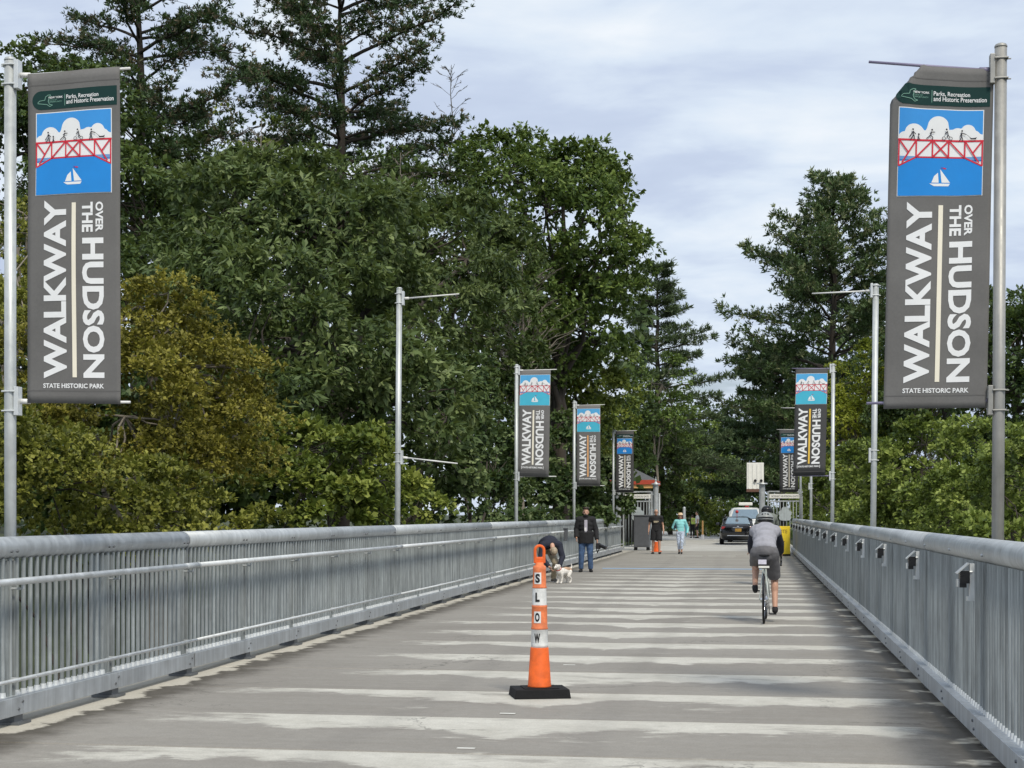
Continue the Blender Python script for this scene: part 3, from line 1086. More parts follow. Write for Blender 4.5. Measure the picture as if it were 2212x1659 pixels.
def build_banner(root_loc, fn, label, style, line_mat, cuts, cloth='cloth'):
    root = empty('banner', root_loc, 0, label, 'banner', 'walkway banners hanging from the poles')
    us = [BW * i / cuts[0] for i in range(1, cuts[0])]
    vs_ = [BH * i / cuts[1] for i in range(1, cuts[1])]
    c = Print()
    c.rect(0, 0, BW, BH, BI[cloth], 0.0)
    o = c.build('cloth', [M[k] for k in BMATS], fn, root, us, vs_)
    sd = o.modifiers.new('thickness', 'SOLIDIFY')
    sd.thickness = 0.0015
    sd.offset = 0.0
    for p in o.data.polygons: p.use_smooth = True
    for y in (0.088, BH - 0.10):
        h = Print()
        h.rect(0.004, y, BW - 0.004, y + 0.008, BI['cloth_hem'], 0.0022)
        h.build('hem', [M[k] for k in BMATS], fn, root, us, vs_)
    pr = banner_print(style, line_mat)
    pr.build('lettering', [M[k] for k in BMATS], fn, root, us, vs_)
    return root


def flat_fn(sk_top=0.0, sk_bot=0.0, lean=0.0, wave=0.008, ph=0.0):
    def fn(u, v, l):
        y = wave * math.sin(u * 7 + ph + v * 1.3) + 0.5 * wave * math.sin(v * 3.1 + ph)
        return (u + lean * v, y - l, -v + (u / BW) * (sk_top * (1 - v / BH) + sk_bot * v / BH))
    return fn


def folded_fn():
    """right near banner: the left top corner has slipped off the arm and folds back"""
    A = Vector((0.25, 0.0))
    B = Vector((-0.02, 0.33))
    d = (B - A).normalized()
    n = Vector((d.y, -d.x))
    if n.x < 0: n = -n              # towards the right hand side that stays flat
    def fn(u, v, l):
        p = Vector((u, v))
        s = (p - A).dot(n)
        y = 0.012 * math.sin(u * 11 + 0.8 + v * 0.6) * min(1, max(0, (BW - u) / 0.3)) + 0.010 * math.sin(v * 2.4)
        k = max(0.0, 1 - v / 0.9)
        y += -0.05 * k * math.exp(-((u - 0.10) / 0.10) ** 2)
        if s < 0:
            # rolled back round the fold line
            r = 0.022
            a = min(-s / r, math.pi * 0.93)
            rem = -s - a * r
            sx = -r * math.sin(a) - rem * math.cos(a)
            dep = r * (1 - math.cos(a)) + rem * math.sin(a)
            q = p - n * s + n * sx
            u2, v2 = q.x, q.y
            ll = l * math.cos(a)
            y = y + dep
            return (u2 - 0.055 * v / BH - 0.02, y - ll, -v2 + (BW - u2) * .10 * max(0, 1 - v / 1.2))
        return (u - 0.055 * v / BH - 0.02, y - l, -v + (BW - u) * .10 * max(0, 1 - v / 1.2) - 0.012 * math.sin(min(1, u / BW) * math.pi) * (1 - v / BH))
    return fn


PL = [(-5.66, 11.1), (-5.63, 23.9), (-5.63, 36.3), (-5.63, 48.2), (-5.76, 63.4)]
PR = [(1.78, 11.9), (1.78, 24.2), (1.80, 37.0), (1.80, 50.6), (1.84, 63.5)]
build_pole(*PL[0], 'L', 'nearest steel pole left of the deck, holding the large left banner', ztop=5.04, za=4.93, zl=2.42, updeg=1.2, downdeg=-1.0)
build_pole(*PL[1], 'L', 'bare pole with two empty white arms above the left railing', ztop=5.13, lean=R(.5), updeg=4.0, downdeg=-6.0)
build_pole(*PL[2], 'L', 'thin pole behind the left railing holding the third banner from the left frame edge', ztop=5.10, lean=R(.2))
build_pole(*PL[3], 'L', 'thin pole behind the standing man in the black jacket, holding a banner', ztop=5.1, lean=R(.2))
build_pole(*PL[4], 'L', 'farthest left banner pole half hidden by leaves beside the left gate', ztop=5.1)
build_pole(*PR[0], 'R', 'nearest steel pole right of the deck, holding the large folded banner', warm=True, ztop=5.03, za=4.87, zl=2.40, lean=R(.35), arm_mat='violet_arm', updeg=6.5, downdeg=-1.0)
build_pole(*PR[1], 'R', 'bare pole with one thin empty upper arm above the right railing', lower=False, ztop=5.06, lean=R(.6), updeg=-2.0)
build_pole(*PR[2], 'R', 'thin pole right of the railing holding the dark banner with a yellow line', ztop=5.07, lean=R(.3), arm_mat='violet_arm', updeg=1.0)
build_pole(*PR[3], 'R', 'bare far pole on the right seen below the dark banner', lower=False, ztop=5.1)
build_pole(*PR[4], 'R', 'farthest right banner pole beside the right gate', ztop=5.0)

ztop = 4.985
build_banner((PL[0][0] + 0.14, PL[0][1], 4.935), flat_fn(0.02, -0.015, 0.0, 0.011, 0.4), 'large grey banner on the near left pole with green header and bridge picture', 'new', 'ink_cream', (20, 40))
build_banner((PR[0][0] - 0.015 - BW + 0.02, PR[0][1], 4.875), folded_fn(), 'large grey banner on the near right pole with its top corner folded back', 'new', 'ink_cream', (28, 52))
build_banner((PL[2][0] + 0.09, PL[2][1], ztop), flat_fn(0.0, -0.02, -0.02, 0.010, 1.0), 'grey banner without green header on the pole right of the bare pole', 'old', 'ink_cream', (8, 10))
build_banner((PL[3][0] + 0.09, PL[3][1], ztop), flat_fn(0.0, -0.01, 0.0, 0.010, 2.0), 'small grey banner with amber line above the man in the black jacket', 'old', 'ink_amber', (8, 10), 'cloth')
build_banner((PL[4][0] + 0.09, PL[4][1], ztop), flat_fn(0.0, 0.0, 0.0, 0.010, 3.0), 'farthest left banner partly covered by leaves above the left gate', 'new', 'ink_cream', (6, 8), 'cloth_dark')
build_banner((PR[2][0] - 0.09 - BW, PR[2][1], ztop), flat_fn(0.0, 0.02, -0.025, 0.010, 1.5), 'dark banner with bright yellow line on a right hand pole', 'old', 'ink_yellow', (8, 10), 'cloth_dark')
build_banner((PR[4][0] - 0.09 - BW, PR[4][1], ztop), flat_fn(0.0, 0.0, 0.0, 0.010, .5), 'farthest right banner half hidden behind the yellow lined banner', 'new', 'ink_cream', (6, 8), 'cloth_dark')

# ------------------------------------------------------------------ the SLOW delineator
def build_delineator():
    x, y = at(1348.7 / 2560 * 2212, 13.1)
    root = empty('traffic_delineator', (x, y, 0), R(17), 'tall orange and white stacked channelizer reading SLOW on a black base', 'traffic cone')
    b = MB()
    b.box((0, 0, 0.038), (0.48, 0.38, 0.076), taper=0.95)
    b.box((0, 0, 0.079), (0.30, 0.26, 0.010))
    b.build('base', M['rubber'], root, bevel=0.018)
    z0 = 0.082

    def section(name, prof, m_):
        b_ = MB()
        n = 40
        b_.loft([[(r * math.cos(2 * math.pi * i / n), r * math.sin(2 * math.pi * i / n), z0 + z) for i in range(n)] for r, z in prof])
        return b_.build(name, M[m_], root, smooth=False, bevel=0.0)
    def smooth(o):
        for p in o.data.polygons: p.use_smooth = len(p.vertices) == 4
    smooth(section('cone_section', [(.1005, 0), (.101, .012), (.0985, .02), (.0775, .330), (.076, .335)], 'orange'))
    smooth(section('white_section', [(.0725, .335), (.072, .36), (.0700, .49), (.0705, .4905)], 'tape_white'))
    smooth(section('orange_section', [(.0715, .4905), (.0725, .497), (.0715, .505), (.0675, .51), (.0650, .675), (.0668, .68), (.0668, .692), (.064, .694)], 'orange_faded'))
    smooth(section('white_section', [(.0615, .694), (.0612, .70), (.0590, .838), (.0592, .84)], 'tape_white'))
    smooth(section('orange_section', [(.0605, .84), (.0615, .846), (.0605, .853), (.0575, .858), (.0545, .985), (.056, .995), (.055, 1.022), (.048, 1.030), (.036, 1.034), (.034, 1.060)], 'orange_faded'))
    # loop handle
    b = MB()
    def rr(w, h0, h1, n=9):
        pts = [(-w, h0), (w, h0)]
        c = h1 - w
        for i in range(n + 1):
            a = math.pi * i / n
            pts.append((w * math.cos(a), c + w * math.sin(a)))
        return pts
    o_ = rr(0.050, 1.052, 1.212)
    i_ = rr(0.027, 1.105, 1.190)
    n = len(o_)
    vs_ = []
    for d in (-0.017, 0.017):
        vs_ += [(p[0], d, z0 + p[1]) for p in o_] + [(p[0], d, z0 + p[1]) for p in i_]
    fs = []
    for i in range(n):
        k = (i + 1) % n
        fs += [[i, k, n + k, n + i], [2 * n + i, 3 * n + i, 3 * n + k, 2 * n + k],
               [i, 2 * n + i, 2 * n + k, k], [n + i, n + k, 3 * n + k, 3 * n + i]]
    b.add(vs_, fs)
    b.build('handle', M['orange'], root, bevel=0.007)
    # letters wrapped round the sections, facing along the deck
    a0 = -math.pi / 2 - R(17) + R(-8)
    for ch, zc, r, sticker in (('S', .925, .0568, True), ('L', .765, .0612, False), ('O', .595, .0668, True), ('W', .418, .0722, False)):
        pr = Print()
        if sticker:
            pr.rect(-.031, -.049, .031, .049, 0, .0006)
        hw = {'S': .0205, 'L': .0185, 'O': .020, 'W': .025}[ch]
        pr.text(ch, (-hw, -.039, hw, .039), '', 1, .0018, 0.05)
        def fn(u, v, l, zc=zc, r=r):
            rr_ = r + l + 0.0006 + max(0, v) * 0.03 * 0
            slope = -0.0180 * -v
            rad = rr_ + v * 0.016
            a = a0 + u / r
            return (rad * math.cos(a), rad * math.sin(a), z0 + zc - v)
        pr.build('letter_label', [M['tape_white'], M['black_paint']], fn, root, [-.02 + .005 * i for i in range(9)], [])


build_delineator()


# ------------------------------------------------------------------ people
def hand(b, wrist, d, palm_n, k=1.0, curl=0.5):
    """palm with four unequal fingers and a thumb, built into the body mesh"""
    d = Vector(d).normalized()
    n = Vector(palm_n).normalized()
    n = (n - d * n.dot(d)).normalized()
    s = d.cross(n)
    w = Vector(wrist)
    b.sph(w + d * 0.045 * k, (0.040 * k, 0.016 * k, 0.050 * k), 10, 6, Matrix((s, n, d)).transposed())
    for i, L in enumerate((0.066, 0.076, 0.070, 0.054)):
        p = w + d * 0.080 * k + s * (0.027 - 0.018 * i) * k
        q = p + (d * math.cos(curl * .5) + n * math.sin(curl * .5)) * L * .55 * k
        r_ = q + (d * math.cos(curl * 1.5) + n * math.sin(curl * 1.5)) * L * .45 * k
        b.chain([p, q, r_], [0.0095 * k, 0.0088 * k, 0.0075 * k], 6)
    p = w + d * 0.02 * k + s * 0.03 * k
    q = p + (s * .6 + d * .7 + n * .3).normalized() * 0.04 * k
    b.chain([p, q, q + (d * .8 + n * .5).normalized() * 0.028 * k], [0.012 * k, 0.0105 * k, 0.009 * k], 6)


def stand(H=1.72, stance=0.10, lift=None, arms=None):
    k = H / 1.72
    J = dict(k=k)
    J['pelvis'] = (0, 0, .93 * k); J['waist'] = (0, .01, 1.07 * k); J['chest'] = (0, 0, 1.28 * k); J['neck'] = (0, -.01, 1.46 * k)
    J['head'] = (0, .02, 1.60 * k); J['face'] = (0, 1, 0); J['up'] = (0, 0, 1)
    for s, n in ((-1, 'l'), (1, 'r')):
        J['hip' + n] = (s * .09 * k, 0, .90 * k)
        J['knee' + n] = (s * (stance * .5 + .05) * k, .02, .49 * k)
        J['ankle' + n] = (s * stance * k, -.02, .085 * k)
        J['toe' + n] = (s * (stance + .03) * k, .15 * k, .03 * k)
        J['sho' + n] = (s * .185 * k, 0, 1.405 * k)
        J['elb' + n] = (s * .25 * k, -.03, 1.13 * k)
        J['wri' + n] = (s * .27 * k, .05, .88 * k)
    if arms: J.update(arms)
    return J


def torso_blobs(b, J, g=1.0, lo=0, hi=1.0, extra=0.0):
    k = J['k']
    P0, P1, P2, P3 = [Vector(J[n]) for n in ('pelvis', 'waist', 'chest', 'neck')]
    shl, shr = Vector(J['shol']), Vector(J['shor'])
    side = (shr - shl).normalized()
    def ell(c, rx, ry, rz, ax):
        ax = ax.normalized()
        f = ax.cross(side).normalized()
        b.sph(c, ((rx * k) * g + extra, (ry * k) * g + extra, rz * k), 16, 9, Matrix((side, f, ax)).transposed())
    spine = [(P0, .165, .115, .12), (P0.lerp(P1, .5), .155, .105, .12), (P1, .145, .10, .12), (P1.lerp(P2, .5), .155, .108, .13), (P2, .170, .115, .14), (P2.lerp(P3, .45), .165, .10, .10)]
    ax = [(P1 - P0), (P1 - P0), (P2 - P0), (P2 - P1), (P3 - P1), (P3 - P2)]
    for i, (c, rx, ry, rz) in enumerate(spine):
        t = i / 5
        if t < lo or t > hi: continue
        ell(c, rx, ry, rz, ax[i])
    if hi >= 1.0:
        b.chain([shl, P2.lerp(P3, .62), shr], [.062 * k * g + extra, .085 * k * g + extra, .062 * k * g + extra], 12)


FOLDS = bpy.data.textures.new('cloth_folds', 'CLOUDS')
FOLDS.noise_scale = 0.11
FOLDS.noise_depth = 2


def folds(o, k=0.016):
    m_ = o.modifiers.new('folds', 'DISPLACE')
    m_.texture = FOLDS
    m_.texture_coords = 'LOCAL'
    m_.strength = k
    m_.mid_level = 0.5
    return o


def person(label, loc, rz, J, st, vox=0.011):
    k = J['k']
    root = empty('person', loc, rz, label, 'person')
    V = lambda n: Vector(J[n])
    sk = M[st.get('skin', 'skin')]
    # body: one continuous surface
    b = MB()
    torso_blobs(b, J, 0.93)
    b.chain([V('chest').lerp(V('neck'), .5), V('neck'), V('head')], [.07 * k, .055 * k, .052 * k], 12)
    face, up = V('face').normalized(), V('up').normalized()
    face = (face - up * face.dot(up)).normalized()
    sd = face.cross(up)
    Mh = Matrix((sd, face, up)).transposed()
    hd = V('head')
    b.sph(hd + up * .02 * k, (.076 * k, .093 * k, .105 * k), 16, 10, Mh)
    b.sph(hd + face * .035 * k - up * .055 * k, (.056 * k, .055 * k, .062 * k), 14, 8, Mh)
    b.chain([hd + face * .088 * k + up * .01 * k, hd + face * .108 * k - up * .028 * k], [.010 * k, .017 * k], 8)
    for s in (-1, 1):
        b.sph(hd + sd * s * .078 * k - up * .005 * k - face * .01 * k, (.012 * k, .022 * k, .032 * k), 8, 6, Mh)
    for n in 'lr':
        b.chain([V('sho' + n), V('elb' + n), V('wri' + n)], [.048 * k, .038 * k, .027 * k], 10)
        d = V('wri' + n) - V('elb' + n)
        if 'hand' + n in J: d = V('hand' + n)
        hand(b, V('wri' + n), d, J.get('palm' + n, (-1 if n == 'r' else 1, 0.2, 0)), k, J.get('curl' + n, .5))
        b.chain([V('hip' + n), V('knee' + n), V('ankle' + n)], [.082 * k, .056 * k, .038 * k], 12)
        kn, an = V('knee' + n), V('ankle' + n)
        b.sph(kn.lerp(an, .3) - face * .012, (.056 * k, .06 * k, .12 * k), 10, 7)
        b.chain([an - Vector((0, 0, .03 * k)), V('toe' + n)], [.036 * k, .026 * k], 8)
    b.build('body', sk, root, remesh=vox, sm=3)
    # eyes, brows, mouth
    for s in (-1, 1):
        e = MB(); e.sph(hd + sd * s * .031 * k + face * .083 * k + up * .018 * k, (.013 * k, .010 * k, .008 * k), 8, 6, Mh)
        e.build('eye', M['black_paint'], root, smooth=True)
    e = MB(); e.sph(hd + face * .083 * k - up * .062 * k, (.024 * k, .010 * k, .006 * k), 8, 6, Mh)
    e.build('mouth', M['red_paint'], root, smooth=True)
    # lower garment
    frac = st.get('leg', 1.0)
    b = MB()
    gi = 1.06
    torso_blobs(b, J, 1.02, 0, 0.2, .006)
    b.sph(V('pelvis') - Vector((0, 0, .07 * k)), (.140 * k, .110 * k, .10 * k), 14, 8)
    for n in 'lr':
        h, kn, an = V('hip' + n), V('knee' + n), V('ankle' + n)
        loose = st.get('loose', 0.012)
        if frac <= 0.5:
            end = h.lerp(kn, frac * 2)
            b.chain([h, end], [.092 * k + loose, .068 * k + loose * 1.8], 14, True, False)
        else:
            end = kn.lerp(an, (frac - .5) * 2)
            b.chain([h, kn, end], [.090 * k + loose, .062 * k + loose, .046 * k + loose], 14, True, False)
            b.sph(kn.lerp(an, .3) - face * .012, (.056 * k + loose, .06 * k + loose, .12 * k), 10, 7)
    folds(b.build(st.get('bottom_name', 'trousers'), M[st['bottom']], root, remesh=vox, sm=3))
    # upper garment
    b = MB()
    g, ex = st.get('fit', 1.05), st.get('puff', .012)
    torso_blobs(b, J, g, st.get('hem', 0.2), 1.0, ex)
    if st.get('long_hem'):
        c = V('pelvis')
        b.loft([[(c.x + (.185 * k + ex) * math.cos(2 * math.pi * i / 20), c.y + (.135 * k + ex) * math.sin(2 * math.pi * i / 20), z) for i in range(20)]
                for z in (c.z - st['long_hem'], c.z + .15 * k)])
    sl = st.get('sleeve', 1.0)
    if st.get('under'):
        for n in 'lr':
            c = MB()
            c.chain([V('sho' + n), V('elb' + n), V('elb' + n).lerp(V('wri' + n), .94)], [.058 * k + ex, .046 * k + ex, .036 * k + ex * .8], 12, True, False)
            c.build('sleeve', M[st['under']], root, remesh=vox, sm=3)
        sl = .12
    for n in 'lr':
        s_, el, wr = V('sho' + n), V('elb' + n), V('wri' + n)
        if sl <= .5:
            b.chain([s_, s_.lerp(el, sl * 2)], [.060 * k + ex, .056 * k + ex], 12, True, False)
        else:
            e_ = el.lerp(wr, (sl - .5) * 2)
            b.chain([s_, el, e_], [.060 * k + ex, .046 * k + ex, .036 * k + ex * .8], 12, True, False)
    if st.get('hood'):
        c = V('neck') - face * .06 * k
        b.sph(c, (.12 * k, .075 * k, .06 * k), 14, 8, Mh)
    if st.get('collar'):
        b.chain([V('neck') + sd * .07 * k, V('neck') - face * .07 * k + up * .02, V('neck') - sd * .07 * k], [.04 * k] * 3, 8)
    folds(b.build(st.get('top_name', 'shirt'), M[st['top']], root, remesh=vox, sm=3), .020)
    for n in 'lr':
        an, to = V('ankle' + n), V('toe' + n)
        b = MB()
        d = (to - an); dh = Vector((d.x, d.y, 0)).normalized() if st.get('flatfoot', True) else d.normalized()
        heel = an - dh * .045 * k
        heel.z = an.z - .050 * k
        b.chain([heel, an.lerp(to, .5) - Vector((0, 0, .018 * k)), to], [.042 * k, .044 * k, .036 * k], 10)
        b.sph(an - Vector((0, 0, .025 * k)), (.046 * k, .048 * k, .05 * k), 10, 6)
        sh = b.build('shoe', M[st.get('shoe', 'black_cloth')], root, remesh=vox * .9, sm=2)
        if st.get('sole'):
            b = MB()
            lowz = min(heel.z, to.z) - .036 * k
            mid = (heel + to) / 2
            ang = math.atan2(dh.y, dh.x)
            L_ = (to - heel).length + .08 * k
            b.box((mid.x, mid.y, lowz + .008), (L_, .085 * k, .022), Euler((0, -math.asin(max(-.9, min(.9, (to.z - heel.z) / max(.05, (to - heel).length)))) if not st.get('flatfoot', True) else 0, ang)).to_matrix())
            b.build('sole', M[st['sole']], sh)
    # hair and headgear
    if st.get('hair'):
        b = MB()
        b.sph(hd + up * .035 * k - face * .018 * k, (.082 * k, .092 * k, .102 * k), 14, 8, Mh)
        if st.get('long_hair'):
            for s in (-1, 0, 1):
                b.chain([hd + sd * s * .06 * k - face * .04 * k, hd + sd * s * .085 * k - face * .03 * k - up * .15 * k], [.05 * k, .04 * k], 8)
        b.build('hair', M[st['hair']], root, remesh=vox, sm=2)
    return root, dict(hd=hd, face=face, up=up, sd=sd, Mh=Mh, k=k, V=V)


def helmet(root, I, m_shell, m_dark):
    hd, face, up, sd, Mh, k = [I[q] for q in ('hd', 'face', 'up', 'sd', 'Mh', 'k')]
    c = hd + up * .035 * k; k = k * 1.12
    b = MB()
    n, m = 20, 8
    rings = []
    for j in range(m + 1):
        ph = (math.pi * .60) * j / m
        rings.append([c + Mh @ Vector((.112 * k * math.sin(ph) * math.cos(2 * math.pi * i / n), .142 * k * math.sin(ph) * math.sin(2 * math.pi * i / n), .108 * k * math.cos(ph))) for i in range(n)])
    b.loft(rings[1:])
    hm = b.build('helmet', M[m_shell], root, smooth=True)
    b = MB()
    for tt in (-1, 0, 1):
        p = c + Mh @ Vector((tt * .035 * k, -.098 * k, .066 * k))
        b.sph(p, (.013 * k, .02 * k, .013 * k), 8, 6, Mh)
    for z, w in ((.020, .085), (-.012, .082), (-.030, .074)):
        pts = []
        for i in range(9):
            a = -math.pi / 2 + (i - 4) * .26
            pts.append(c + Mh @ Vector((.109 * k * math.cos(a), .139 * k * math.sin(a), z * k)))
        b.chain(pts, [.010 * k] * 9, 6)
    b.build('vent', M[m_dark], hm)
    return hm


def build_person_standing():
    d = 41.3
    x, y = at(1464.6 / 2560 * 2212, d)
    J = stand(1.72, .13)
    J.update(wril=(-.30, .10, .86), elbl=(-.27, -.02, 1.12), wrir=(.25, .12, .92), elbr=(.255, -.04, 1.14))
    st = dict(top='black_cloth', top_name='jacket', bottom='denim', shoe='black_cloth', sleeve=.97, hem=0.0, long_hem=.16, puff=.028, collar=True, loose=.020, hair='hair_dark')
    root, I = person('person standing in black jacket, jeans and dark face mask holding a black camera bag', (x, y, 0), R(186), J, st)
    hd, face, up, sd, Mh = I['hd'], I['face'], I['up'], I['sd'], I['Mh']
    b = MB(); b.sph(hd + face * .045 - up * .078, (.066, .066, .040), 12, 8, Mh); b.sph(hd - up * .115, (.10, .09, .04), 12, 6, Mh)
    b.build('face_mask', M['black_cloth'], root, remesh=.01)
    b = MB()
    n = 20
    b.loft([[hd + up * (.075 + dz) + Mh @ Vector((rx * math.cos(2 * math.pi * i / n), ry * math.sin(2 * math.pi * i / n), 0)) for i in range(n)]
            for dz, rx, ry in ((0.02, .088, .10), (.055, .08, .09), (.072, .05, .06))])
    b.build('cap', M['hair_dark'], root, smooth=True)
    b = MB(); b.box((0, .145, 1.25), (.085, .02, .30)); b.box((0.005, .150, 1.14), (.06, .02, .14))
    b.build('shirt_front', M['lilac_cloth'], root, bevel=.01)
    b = MB(); b.box((0.01, .166, 1.15), (.052, .006, .09)); b.build('badge', M['white_cloth'], root)
    # camera bag held in the hand that shows on the right
    wl = Vector((-.30, .10, .86))
    bag = empty('camera_bag', (x, y, 0), R(186), 'black camera with strap hanging from the hand of the jacketed person', 'camera')
    b = MB(); b.box(wl + Vector((-.03, .05, -.16)), (.13, .13, .16)); b.build('camera_body', M['black_cloth'], bag, bevel=.02)
    b = MB(); b.cyl(wl + Vector((-.06, .08, -.13)), wl + Vector((-.24, .16, -.21)), .045, .052, 14); b.build('lens', M['black_paint'], bag, smooth=False)
    b = MB(); b.chain([wl + Vector((-.02, .0, -.03)), wl + Vector((.03, .02, -.18)), wl + Vector((-.01, .03, -.34)), wl + Vector((-.06, .05, -.22))], [.012] * 4, 6)
    b.build('strap', M['black_cloth'], bag)


def build_person_bending():
    d = 35.1
    x, y = at(1372 / 2560 * 2212, d)
    J = stand(1.75, .16)
    J.update(pelvis=(0, -.30, .80), waist=(0, -.20, .90), chest=(0, .05, .93), neck=(0, .24, .86), head=(0, .35, .73), face=(0, .55, -.6), up=(0, .62, -.5),
             hipl=(-.10, -.30, .78), hipr=(.10, -.30, .78), kneel=(-.16, .02, .44), kneer=(.15, .0, .45), anklel=(-.16, -.16, .085), ankler=(.16, -.14, .085),
             toel=(-.19, .02, .03), toer=(.20, .03, .03), shol=(-.19, .17, .86), shor=(.19, .17, .86), elbl=(-.25, .24, .58), elbr=(.27, .26, .60),
             wril=(-.12, .38, .36), wrir=(.12, .42, .36))
    st = dict(top='navy_cloth', top_name='jumper', bottom='tan_cloth', shoe='shoe_grey', sole='white_cloth', sleeve=.97, hem=.2, puff=.020, hair='hair_fair', loose=.015)
    root, I = person('person in dark jumper and tan trousers bending down over a small dog', (x, y, 0), R(205), J, st)
    hd, face, up, sd, Mh = I['hd'], I['face'], I['up'], I['sd'], I['Mh']
    b = MB()
    for s in (-1, 1): b.sph(hd + sd * s * .034 + face * .092 + up * .018, (.034, .014, .024), 10, 6, Mh)
    b.chain([hd + sd * -.075 + face * .07 + up * .02, hd + face * .10 + up * .02, hd + sd * .075 + face * .07 + up * .02], [.008] * 3, 6)
    b.build('sunglasses', M['black_paint'], root, smooth=True)
    # the dog
    dx, dy = at(1409 / 2560 * 2212, d - .55)
    dog = empty('dog', (dx, dy, 0), R(148), 'small white and tan dog standing under the hands of the bending person', 'dog')
    b = MB()
    b.chain([(0, -.16, .265), (0, -.05, .270), (0, .08, .262), (0, .15, .27)], [.078, .080, .092, .078], 12)
    b.chain([(0, .14, .29), (0, .20, .36)], [.065, .052], 10)
    b.sph((0, .235, .385), (.050, .058, .050), 12, 8)
    b.chain([(0, .27, .370), (0, .325, .355)], [.033, .022], 8)
    for s in (-1, 1):
        b.chain([(s * .05, .13, .23), (s * .055, .12, .13), (s * .052, .135, .03), (s * .052, .165, .018)], [.045, .026, .020, .022], 8)
        b.chain([(s * .05, -.16, .25), (s * .062, -.10, .165), (s * .06, -.195, .10), (s * .058, -.18, .03), (s * .058, -.145, .018)], [.060, .040, .022, .019, .022], 8)
        b.chain([(s * .040, .215, .42), (s * .062, .205, .395), (s * .066, .215, .355)], [.018, .020, .010], 6)
    b.chain([(0, -.23, .30), (0, -.29, .37), (0, -.27, .43)], [.022, .018, .011], 8)
    b.build('body', M['fur_white'], dog, remesh=.008, sm=3)
    b = MB(); b.chain([(0, -.20, .285), (0, -.10, .295), (0, .0, .29)], [.072, .076, .07], 12)
    b.build('coat_patch', M['fur_tan'], dog, remesh=.009, sm=3)
    b = MB(); b.sph((0, .345, .357), (.013, .012, .011), 8, 6)
    b.build('nose', M['black_paint'], dog, smooth=True)
    for s in (-1, 1):
        b = MB(); b.sph((s * .026, .278, .398), .0085, 8, 6); b.build('eye', M['black_paint'], dog, smooth=True)
    b = MB()
    b.torus((0, 0, 0), .062, .010, 'Z', 20, 6)
    col_ = b.build('collar', M['red_paint'], dog, smooth=True)
    col_.location = (0, .175, .325); col_.rotation_euler = (R(-38), 0, 0)


def build_walkers():
    x, y = at((1500 + 1058 / 7.54) / 2560 * 2212, 60)
    J = stand(1.74, .12)
    J.update(anklel=(-.13, .10, .085), toel=(-.17, .27, .05), kneel=(-.12, .14, .49), ankler=(.12, -.12, .085), toer=(.16, .05, .03),
             wril=(-.29, .06, .88), elbl=(-.27, -.06, 1.12), wrir=(.29, .0, .88), elbr=(.27, -.07, 1.12))
    st = dict(top='black_cloth', bottom='black_cloth', bottom_name='shorts', leg=.46, sleeve=.27, hem=0.0, puff=.022, loose=.03, shoe='black_cloth', skin='skin')
    root, I = person('person with shaved head walking in black T-shirt, black shorts and dark shoes', (x, y, 0), R(184), J, st, .013)
    b = MB(); b.box((0, .150, 1.27), (.20, .012, .05)); b.box((0.02, .150, 1.235), (.14, .012, .03)); b.build('chest_print', M['tan_cloth'], root, bevel=.01)
    for i, s in enumerate((-1, 1)):
        b = MB(); b.torus((0, 0, 0), .026, .004, 'Y', 14, 6)
        o = b.build('spectacle_lens', M['black_paint'], root); o.location = I['hd'] + I['sd'] * s * .032 + I['face'] * .1 + I['up'] * .018
    x, y = at((1500 + 1515 / 7.54) / 2560 * 2212, 60)
    J = stand(1.58, .05)
    J.update(anklel=(-.05, .12, .085), toel=(-.06, .28, .05), kneel=(-.07, .14, .45), ankler=(.05, -.10, .085), toer=(.06, .05, .03),
             elbr=(.30, -.06, 1.03), wrir=(.16, .16, .94), elbl=(-.28, -.10, 1.03), wril=(-.27, .02, .80))
    st = dict(top='aqua', bottom='pale_print', bottom_name='leggings', leg=.86, sleeve=.97, hem=0.2, puff=.010, loose=.004, shoe='black_cloth', hair='hair_red', long_hair=True)
    root, I = person('person walking in aqua top, pale patterned leggings and straw sun hat', (x, y, 0), R(180), J, st, .013)
    hd, up, Mh = I['hd'], I['up'], I['Mh']
    b = MB(); n = 20
    b.loft([[hd + up * dz + Mh @ Vector((rx * math.cos(2 * math.pi * i / n), ry * math.sin(2 * math.pi * i / n), 0)) for i in range(n)]
            for dz, rx, ry in ((.055, .13, .15), (.065, .095, .11), (.11, .088, .10), (.145, .06, .07))])
    b.build('sun_hat', M['straw'], root, smooth=True)
    b = MB(); b.chain([(.17, .02, 1.27), (.19, .09, 1.12), (.16, .10, .98)], [.012] * 3, 6); b.box((.20, .10, 1.02), (.09, .08, .20))
    b.build('shoulder_bag', M['navy_cloth'], root, bevel=.02)
    b = MB(); b.chain([(-.20, -.02, 1.12), (-.24, -.05, .92), (-.23, -.04, .72)], [.05, .055, .05], 8)
    b.build('tied_jacket', M['teal'], root, remesh=.014)
    # the far person by the trees
    x, y = at((1500 + 1835 / 7.54) / 2560 * 2212, 100)
    J = stand(1.72, .07)
    J.update(wrir=(.10, .24, 1.12), elbr=(.22, .02, 1.08))
    st = dict(top='white_cloth', bottom='black_cloth', bottom_name='shorts', leg=.45, sleeve=.3, hem=.2, shoe='black_cloth', hair='hair_dark')
    person('distant person in white shirt and black shorts standing by the path', (x, y, 0), R(95), J, st, .018)
    x, y = at((1500 + 1742 / 7.54) / 2560 * 2212, 101)
    J = stand(1.5, .10)
    st = dict(top='black_cloth', bottom='black_cloth', leg=.9, sleeve=.3, hem=.2, shoe='black_cloth', hair='hair_dark')
    r_, I = person('distant person in dark clothes with a lime green backpack beside the path', (x, y, 0), R(20), J, st, .018)
    b = MB(); b.box((0, -.18, 1.10), (.28, .16, .40)); b.build('backpack', mat('lime_cloth', (.42, .55, .12), .8), r_, bevel=.04)


